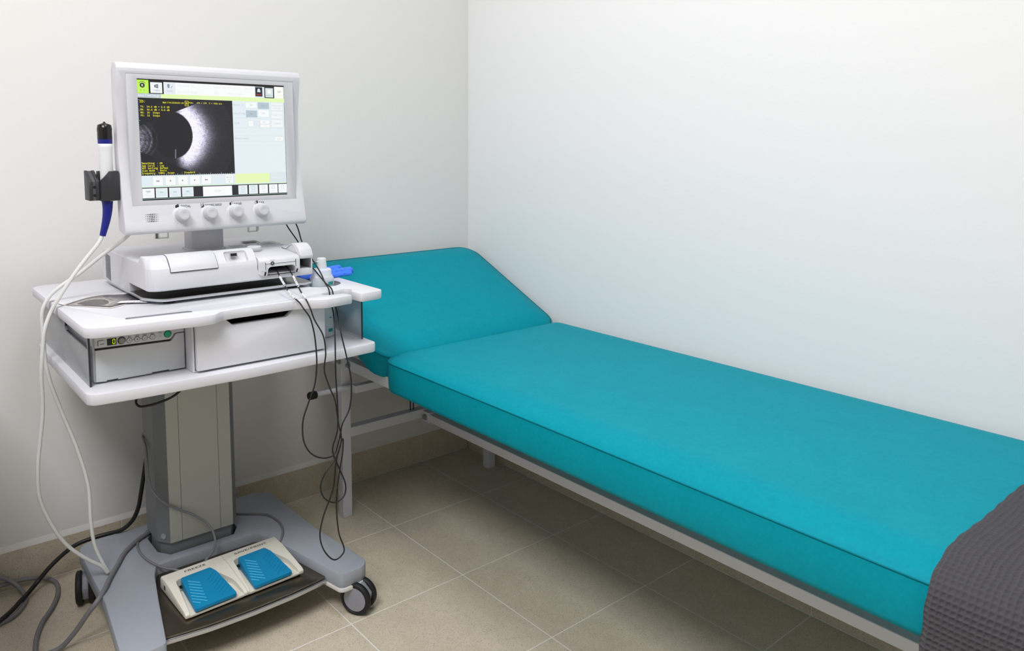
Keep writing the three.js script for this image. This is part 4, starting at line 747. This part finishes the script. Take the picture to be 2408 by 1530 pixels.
// ---------------------------------------------------------------- foot pedal on the steel tray
{
  const t = thing('foot_pedal', 'cream double foot pedal with two blue treads on the steel tray', 'foot pedal', [-1.078, 0.0868, 0.462], THREE.MathUtils.degToRad(1.6));
  const o = { local: true };
  const side = [[0.082, 0.003, 0.001], [0.0825, 0.0125, 0.003], [0.074, 0.0165, 0.006], [-0.028, 0.033, 0.02], [-0.074, 0.0345, 0.006], [-0.079, 0.028, 0.004], [-0.0805, 0.003, 0.001]].reverse();
  let h = profX(side.map(([z, y, r]) => [z, y, r]).reverse(), -0.143, 0.143, 0.0025);
  const wedge = (x0, x1) => { // sunken bed of one tread: open to the front, deep at the back
    return profX([[-0.042, 0.012], [0.1, 0.005], [0.1, 0.06], [-0.038, 0.06]], x0, x1, 0);
  };
  const bed = (x) => slab([[x - 0.054, -0.036, 0.012], [x + 0.026, -0.036, 0.018], [x + 0.058, 0.03, 0.05], [x + 0.062, 0.1], [x - 0.066, 0.1]], 0.0085, 0.08, 0);
  h = cut(h, bed(-0.069), bed(0.069));
  const hm = part(t, 'housing', smooth(h, 0.5), M.pedalBody, o);
  part(hm, 'sole', box(-0.128, 0.135, 0, 0.0034, -0.072, 0.078, 0.0006, 1), M.blackRubber, o);
  part(hm, 'bed_floor', [-0.069, 0.069].map((x) => profX([[-0.037, 0.006], [0.0815, 0.0035], [0.0815, 0.0085], [-0.037, 0.0135]], x - 0.063, x + 0.059, 0.0005)), M.pedalBody, o);
  part(hm, 'seam', [profX([[-0.0808, 0.004], [0.0828, 0.004], [0.0828, 0.0128], [0.0745, 0.0169], [-0.028, 0.0334], [-0.0742, 0.0349], [-0.0793, 0.0283]], -0.0004, 0.0004, 0)], std(0xb7b1a2, 0.6), o);
  part(hm, 'side_socket', box(-0.1433, -0.1425, 0.012, 0.0225, -0.0535, -0.0445, 0.0003, 1), std(0x3d4a56, 0.3), o);
  for (const x of [-0.069, 0.069]) {
    const x0 = x;
    const treadPlan = [[x0 - 0.0445, -0.029, 0.006], [x0 + 0.026, -0.031, 0.005], [x0 + 0.033, -0.006, 0.02], [x0 + 0.0435, 0.0835, 0.004], [x0 - 0.053, 0.0845, 0.005]].reverse();
    const prism = slab(treadPlan.slice().reverse(), 0.005, 0.06, 0.0015);
    const topCut = profX([[-0.05, 0.0392], [-0.01, 0.0378], [0.1, 0.0172], [0.1, 0.09], [-0.05, 0.09]], -0.2, 0.2, 0);
    const botCut = profX([[-0.05, -0.01], [0.1, -0.01], [0.1, 0.0128], [-0.02, 0.0165], [-0.05, 0.0105]], -0.2, 0.2, 0);
    const tr = part(t, 'tread', smooth(cut(prism, topCut, botCut), 0.4), M.pedalBlue, o);
    const sl = (z) => (z < -0.01 ? 0.0378 : 0.0378 - (z + 0.01) * 0.1873);
    for (let k = 0; k < 8; k++) {                                                    // raised grip lines, slanting
      const z = -0.008 + k * 0.0096, n = k === 7 ? 0.014 : 0.021 + k * 0.001, xs = x0 - 0.035 - k * 0.0021, slope = 0.85;
      const a = [xs, sl(z), z], b = [xs + n, sl(z + n * slope), z + n * slope];
      const m = new THREE.Vector3(...a).add(new THREE.Vector3(...b)).multiplyScalar(0.5), l = new THREE.Vector3(...a).distanceTo(new THREE.Vector3(...b));
      const g = new RoundedBoxGeometry(l, 0.0014, 0.0015, 1, 0.0004); const e = new THREE.Vector3(b[0] - a[0], b[1] - a[1], b[2] - a[2]).normalize();
      g.applyQuaternion(new THREE.Quaternion().setFromUnitVectors(new THREE.Vector3(1, 0, 0), e)).translate(m.x, m.y + 0.0002, m.z);
      part(tr, 'grip_line', g, M.pedalLine, o);
      const g2 = g.clone(); const px = g2.attributes.position; const mid = x0 - 0.006; for (let i = 0; i < px.count; i++) px.setX(i, 2 * mid - px.getX(i) + 0.002);
      g2.setIndex(g2.index ? [...g2.index.array].reverse() : undefined); g2.computeVertexNormals();
      part(tr, 'grip_line', g2, M.pedalBlue, o);
    }
    part(tr, 'hinge_pin', box(x0 - 0.0505, x0 - 0.044, 0.0215, 0.026, -0.021, -0.0135, 0.0005, 1), M.black, o);
  }
  const print = (s, w, hgt, x, sx) => {
    const tex = canvasTexture(1024, 192, (c, W, H) => { c.clearRect(0, 0, W, H); c.fillStyle = '#343842'; c.textAlign = 'center'; c.textBaseline = 'middle'; c.font = '150px sans-serif'; c.save(); c.translate(W / 2, H / 2); const m = c.measureText(s).width; c.scale(W * 0.96 / m, 1); c.fillText(s, 0, 0); c.restore(); });
    part(hm, 'print', new THREE.PlaneGeometry(w, hgt).rotateX(-Math.PI / 2 + 0.028).translate(x, 0.0347, -0.0575), std(0xffffff, 0.5, { map: tex, transparent: true, alphaTest: 0.3 }), o);
  };
  print('FREEZE', 0.054, 0.0125, -0.069, 1); print('SAVE/PRINT', 0.088, 0.0125, 0.07, 1);
  // leads, in the cart's own axes (the thing is turned by less than two degrees, so undo it)
  const inv = new THREE.Matrix4().makeRotationY(THREE.MathUtils.degToRad(-1.6)).multiply(new THREE.Matrix4().makeTranslation(1.078, -0.0868, -0.462));
  const lead = (pts, n) => tube(pts, 0.0029, n, false, 10).applyMatrix4(inv);
  part(t, 'cable', lead([[-1.160, 0.106, 0.395], [-1.183, 0.1135, 0.371], [-1.198, 0.114, 0.353], [-1.217, 0.114, 0.306], [-1.226, 0.114, 0.246], [-1.222, 0.114, 0.201], [-1.210, 0.114, 0.169], [-1.192, 0.114, 0.15], [-1.165, 0.114, 0.125], [-1.08, 0.114, 0.118], [-1.0, 0.114, 0.14], [-0.961, 0.114, 0.190], [-0.929, 0.114, 0.217], [-0.898, 0.114, 0.248], [-0.889, 0.114, 0.298], [-0.897, 0.114, 0.346], [-0.916, 0.1135, 0.383], [-0.936, 0.11, 0.41]], 160), M.grayCable, o);
  part(t, 'cable', lead([[-1.125, 0.113, 0.402], [-1.115, 0.121, 0.387], [-1.093, 0.127, 0.370], [-1.078, 0.136, 0.350], [-1.076, 0.155, 0.335], [-1.084, 0.175, 0.320], [-1.111, 0.201, 0.305], [-1.149, 0.226, 0.296], [-1.182, 0.253, 0.294], [-1.199, 0.276, 0.280], [-1.2025, 0.296, 0.260], [-1.1995, 0.345, 0.235], [-1.1955, 0.370, 0.215], [-1.19, 0.385, 0.17], [-1.16, 0.39, 0.125]], 120), M.grayCable, o);
}

// ---------------------------------------------------------------- cords on the floor
{
  const t = thing('grey_power_cord', 'thick grey power cord running off the cart base and looping on the tiles', 'cord', [-1.4, 0, 0.2]);
  part(t, 'wire', tube([[-1.15, 0.117, 0.12], [-1.177, 0.117, 0.15], [-1.214, 0.117, 0.175], [-1.256, 0.117, 0.217], [-1.286, 0.117, 0.267], [-1.316, 0.117, 0.319], [-1.338, 0.1165, 0.360], [-1.36, 0.106, 0.383], [-1.376, 0.085, 0.377], [-1.402, 0.040, 0.359], [-1.431, 0.010, 0.349], [-1.458, 0.0058, 0.345], [-1.475, 0.0058, 0.330], [-1.472, 0.0058, 0.305], [-1.464, 0.0058, 0.270], [-1.442, 0.0058, 0.212], [-1.412, 0.0058, 0.161], [-1.388, 0.0060, 0.099], [-1.384, 0.0065, 0.044], [-1.4004, 0.0118, 0.022], [-1.4335, 0.0232, 0.02], [-1.4746, 0.0287, 0.02], [-1.52, 0.027, 0.02], [-1.575, 0.026, 0.03], [-1.585, 0.035, 0.03], [-1.54, 0.048, 0.02], [-1.5005, 0.0503, 0.022], [-1.4762, 0.0339, 0.03], [-1.4593, 0.016, 0.06], [-1.456, 0.0065, 0.083], [-1.471, 0.0058, 0.118], [-1.496, 0.0058, 0.146], [-1.53, 0.0058, 0.158], [-1.62, 0.0058, 0.18]], 0.0055, 420, false, 12), M.grayCable);
  const b = thing('black_power_cord', 'thick black power cord hanging behind the column and leading along the skirting', 'cord', [-1.35, 0, 0.1]);
  part(b, 'wire', tube([[-1.165, 0.33, 0.118], [-1.1745, 0.29, 0.125], [-1.182, 0.25, 0.125], [-1.187, 0.215, 0.12], [-1.194, 0.171, 0.112], [-1.208, 0.139, 0.105], [-1.232, 0.119, 0.097], [-1.266, 0.110, 0.078], [-1.303, 0.104, 0.066], [-1.337, 0.094, 0.057], [-1.366, 0.075, 0.05], [-1.400, 0.049, 0.05], [-1.427, 0.025, 0.055], [-1.4515, 0.0165, 0.079], [-1.472, 0.0158, 0.104], [-1.491, 0.0155, 0.130], [-1.51, 0.0155, 0.150], [-1.56, 0.006, 0.18], [-1.62, 0.0055, 0.21]], 0.0054, 220, false, 12), M.blackCable);
  const c = thing('short_black_cord', 'short black cord looping below the lower shelf beside the column', 'cord', [-1.2, 0.52, 0.31]);
  part(c, 'wire', tube([[-1.10, 0.63, 0.34], [-1.115, 0.57, 0.34], [-1.140, 0.537, 0.330], [-1.161, 0.524, 0.330], [-1.188, 0.515, 0.325], [-1.214, 0.511, 0.320], [-1.231, 0.510, 0.310], [-1.2355, 0.517, 0.298], [-1.227, 0.53, 0.286], [-1.213, 0.545, 0.278], [-1.2, 0.59, 0.275], [-1.197, 0.629, 0.275]], 0.0029, 120, false, 10), M.blackCable);
}

// ---------------------------------------------------------------- things on the table top
{
  const bx = -0.836, bz = 0.476, B = (pts) => lathe(pts, 44).translate(bx, 0, bz);
  const t = thing('gel_bottle', 'clear plastic gel bottle with frosted cap standing in the round table hole', 'bottle', [bx, 0.651, bz]);
  part(t, 'body', B([[0, 0.6515], [0.027, 0.6515], [0.0297, 0.655], [0.0297, 0.7935], [0.0285, 0.7985], [0.024, 0.8015], [0, 0.8015]]), M.bottle);
  part(t, 'gel', B([[0, 0.655], [0.0278, 0.656], [0.0278, 0.79], [0, 0.79]]), M.gel);
  const cap = part(t, 'cap', B([[0.0262, 0.8], [0.0262, 0.803], [0.0238, 0.8045], [0.0234, 0.8165], [0.0215, 0.8195], [0.013, 0.8205], [0.0128, 0.8215], [0.0118, 0.834], [0.0114, 0.835], [0.0112, 0.8445], [0.0098, 0.8465], [0, 0.847]]), M.bottleCap);
  part(cap, 'cap_tab', place(box(-0.003, 0.003, -0.0015, 0.0015, -0.0025, 0.0025, 0.0008), { at: [bx - 0.0122, 0.8385, bz + 0.002] }), M.bottleCap);
  const arc = (a0, a1, y0, y1) => new THREE.CylinderGeometry(0.03, 0.03, y1 - y0, 16, 1, true, a0, a1 - a0).translate(bx, (y0 + y1) / 2, bz);
  part(t, 'label_block', [arc(0.05, 0.62, 0.7825, 0.7905), arc(0.0, 0.45, 0.6655, 0.674), arc(-0.9, -0.62, 0.668, 0.6765), arc(0.1, 0.4, 0.7, 0.7025)], M.tealPrint, { label: 'teal printed blocks' });
}
{
  const t = thing('nitrile_glove', 'crumpled blue nitrile glove lying behind the gel bottle', 'glove', [-0.79, 0.78, 0.41]);
  // folded fingers and palm as capsules joined by a smooth minimum, with creases
  const caps = [[[-0.855, 0.787, 0.395], [-0.80, 0.79, 0.39], 0.011, 0.013], [[-0.80, 0.791, 0.39], [-0.735, 0.79, 0.385], 0.013, 0.012], [[-0.80, 0.799, 0.395], [-0.742, 0.8035, 0.39], 0.007, 0.0065], [[-0.79, 0.794, 0.405], [-0.715, 0.7945, 0.40], 0.007, 0.0085], [[-0.79, 0.787, 0.41], [-0.72, 0.786, 0.405], 0.007, 0.009], [[-0.74, 0.79, 0.39], [-0.709, 0.79, 0.395], 0.011, 0.0085], [[-0.83, 0.785, 0.41], [-0.775, 0.786, 0.412], 0.006, 0.006]];
  const lo = [-0.875, 0.7745, 0.355], sc = 0.19, N = 88, mc = new MarchingCubes(N, M.glove, false, false, 60000);
  mc.isolation = 0;
  for (let k = 0; k < N; k++) for (let j = 0; j < N; j++) for (let i = 0; i < N; i++) {
    const x = lo[0] + sc * i / N, y = lo[1] + sc * j / N, z = lo[2] + sc * k / N; let d = 1;
    for (const [a, b, ra, rb] of caps) {
      const bx = b[0] - a[0], by = b[1] - a[1], bz = b[2] - a[2], px = x - a[0], py = y - a[1], pz = z - a[2];
      const h = Math.max(0, Math.min(1, (px * bx + py * by + pz * bz) / (bx * bx + by * by + bz * bz)));
      const q = Math.hypot(px - bx * h, py - by * h, pz - bz * h) - (ra + (rb - ra) * h), kk = 0.0035, m = Math.max(0, Math.min(1, 0.5 + 0.5 * (q - d) / kk));
      d = q * (1 - m) + d * m - kk * m * (1 - m);
    }
    d += 0.0022 * Math.abs(perlin.noise(x * 60, y * 170, z * 150)) + 0.001 * perlin.noise(x * 160, y * 300, z * 260);
    d = Math.max(d, 0.7812 - y);
    mc.field[k * N * N + j * N + i] = -d;
  }
  mc.update();
  const n = mc.count, g = new THREE.BufferGeometry();
  g.setAttribute('position', new THREE.BufferAttribute(mc.positionArray.slice(0, n * 3), 3));
  const P = g.attributes.position; for (let i = 0; i < n; i++) P.setXYZ(i, lo[0] + sc * (P.getX(i) + 1) / 2, lo[1] + sc * (P.getY(i) + 1) / 2, lo[2] + sc * (P.getZ(i) + 1) / 2);
  const gm = mergeVertices(g, 1e-6); gm.computeVertexNormals();
  part(t, 'rubber', gm, M.glove);
}
{
  // scan print: a curling strip of photo paper, white on the back
  const t = thing('scan_print', 'curled black and white scan print on the left of the table top', 'photo print', [-1.3, 0.78, 0.36]);
  const tex = canvasTexture(512, 256, (c, w, h) => {
    const id = c.createImageData(w, h), d = id.data; seed = 77;
    for (let j = 0; j < h; j++) for (let i = 0; i < w; i++) {
      const u = i / w, v = j / h, k = (j * w + i) * 4; let l = 0.3 + 0.1 * perlin.noise(u * 20, v * 12, 3) + (rnd() - 0.5) * 0.05;
      const e = Math.hypot((u - 0.42) / 0.24, (v - 0.62) / 0.26), n = 0.5 + 0.5 * perlin.noise(u * 18, v * 30, 8);
      if (e > 1 && e < 1.9 && v < 0.85) l += (1.9 - e) * 0.6 * n + 0.12; else if (e <= 1) l = 0.34;
      if (u < 0.025 || u > 0.985 || v > 0.95 || v < 0.03) l = 0.95;
      l = Math.max(0, Math.min(1, l)); d[k] = 255 * l; d[k + 1] = 245 * l; d[k + 2] = 242 * l; d[k + 3] = 255;
    }
    c.putImageData(id, 0, 0);
  });
  const nu = 40, nv = 12, top = [], bot = [];
  const A = [[-1.389, 0.358], [-1.236, 0.30], [-1.232, 0.392], [-1.322, 0.448]];   // left tip, rear right, right, front corner on the table
  const pos = [], uv = [], idx = [];
  for (let i = 0; i <= nu; i++) for (let j = 0; j <= nv; j++) {
    const u = i / nu, v = j / nv;
    const a = [A[0][0] + (A[1][0] - A[0][0]) * u, A[0][1] + (A[1][1] - A[0][1]) * u], b = [A[0][0] + 0.004 + (A[3][0] - A[0][0]) * Math.min(1, u * 1.45) + (A[2][0] - A[3][0]) * Math.max(0, (u - 0.69) / 0.31), A[0][1] + 0.004 + (A[3][1] - A[0][1]) * Math.min(1, u * 1.45) + (A[2][1] - A[3][1]) * Math.max(0, (u - 0.69) / 0.31)];
    const y = 0.7809 + 0.008 * Math.sin(Math.PI * Math.min(1, u * 1.15)) * (1 - v) + 0.0018 * Math.sin(Math.PI * u) * Math.sin(Math.PI * v);
    pos.push(a[0] + (b[0] - a[0]) * v, y, a[1] + (b[1] - a[1]) * v); uv.push(u, 1 - v);
  }
  for (let i = 0; i < nu; i++) for (let j = 0; j < nv; j++) { const a = i * (nv + 1) + j, b = a + nv + 1; idx.push(a, a + 1, b, b, a + 1, b + 1); }
  const g = new THREE.BufferGeometry(); g.setAttribute('position', new THREE.Float32BufferAttribute(pos, 3)); g.setAttribute('uv', new THREE.Float32BufferAttribute(uv, 2)); g.setIndex(idx); g.computeVertexNormals();
  part(t, 'picture', g, phys(0xffffff, 0.3, { map: tex, side: THREE.DoubleSide }));
  // the folded-over white back of the same paper
  const p2 = [], i2 = [];
  for (let i = 0; i <= nu; i++) for (let j = 0; j <= 8; j++) {
    const u = i / nu, v = j / 8, x = A[0][0] + (A[1][0] - A[0][0]) * u, z = A[0][1] + (A[1][1] - A[0][1]) * u;
    const wdt = 0.03 * (1 - u * 0.55), lift = 0.008 * Math.sin(Math.PI * Math.min(1, u * 1.15));
    p2.push(x - 0.25 * wdt * v, 0.7812 + lift * (1 - v) + 0.003 * Math.sin(Math.PI * v) * (0.4 + lift * 50), z - wdt * v);
  }
  for (let i = 0; i < nu; i++) for (let j = 0; j < 8; j++) { const a = i * 9 + j, b = a + 9; i2.push(a, b, a + 1, b, b + 1, a + 1); }
  const g2 = new THREE.BufferGeometry(); g2.setAttribute('position', new THREE.Float32BufferAttribute(p2, 3)); g2.setIndex(i2); g2.computeVertexNormals();
  part(t, 'white_back', g2, phys(0xf0f0f2, 0.5, { side: THREE.DoubleSide }));
}
{
  const t = thing('paper_slip', 'small white printed slip lying in front of the scan print', 'paper slip', [-1.267, 0.78, 0.42]);
  const tex = canvasTexture(512, 128, (c, w, h) => { c.fillStyle = '#f4f3f6'; c.fillRect(0, 0, w, h); c.fillStyle = 'rgba(128,92,120,0.85)'; c.font = '20px sans-serif'; seed = 31; for (let i = 0; i < 9; i++) { c.save(); c.translate(60 + i * 52, 112); c.rotate(-Math.PI / 2); for (let q = 0; q < 90; q += 9) if (rnd() > 0.25) c.fillRect(q, rr(-4, 4), rr(4, 8), rr(5, 16)); c.restore(); } });
  const g = new THREE.PlaneGeometry(0.062, 0.024, 12, 2), p = g.attributes.position;
  for (let i = 0; i < p.count; i++) p.setZ(i, 0.0016 * Math.cos(p.getX(i) * 40) + 0.0012);
  g.rotateX(-Math.PI / 2).rotateY(-0.56).translate(-1.264, 0.7815, 0.4235);
  part(t, 'sheet', g, phys(0xffffff, 0.6, { map: tex, side: THREE.DoubleSide }));
}

scene.traverse((o) => { if (o.isMesh) o.castShadow = o.receiveShadow = true; if (o.isRectAreaLight) o.castShadow = true; });
renderer.render(scene, camera);
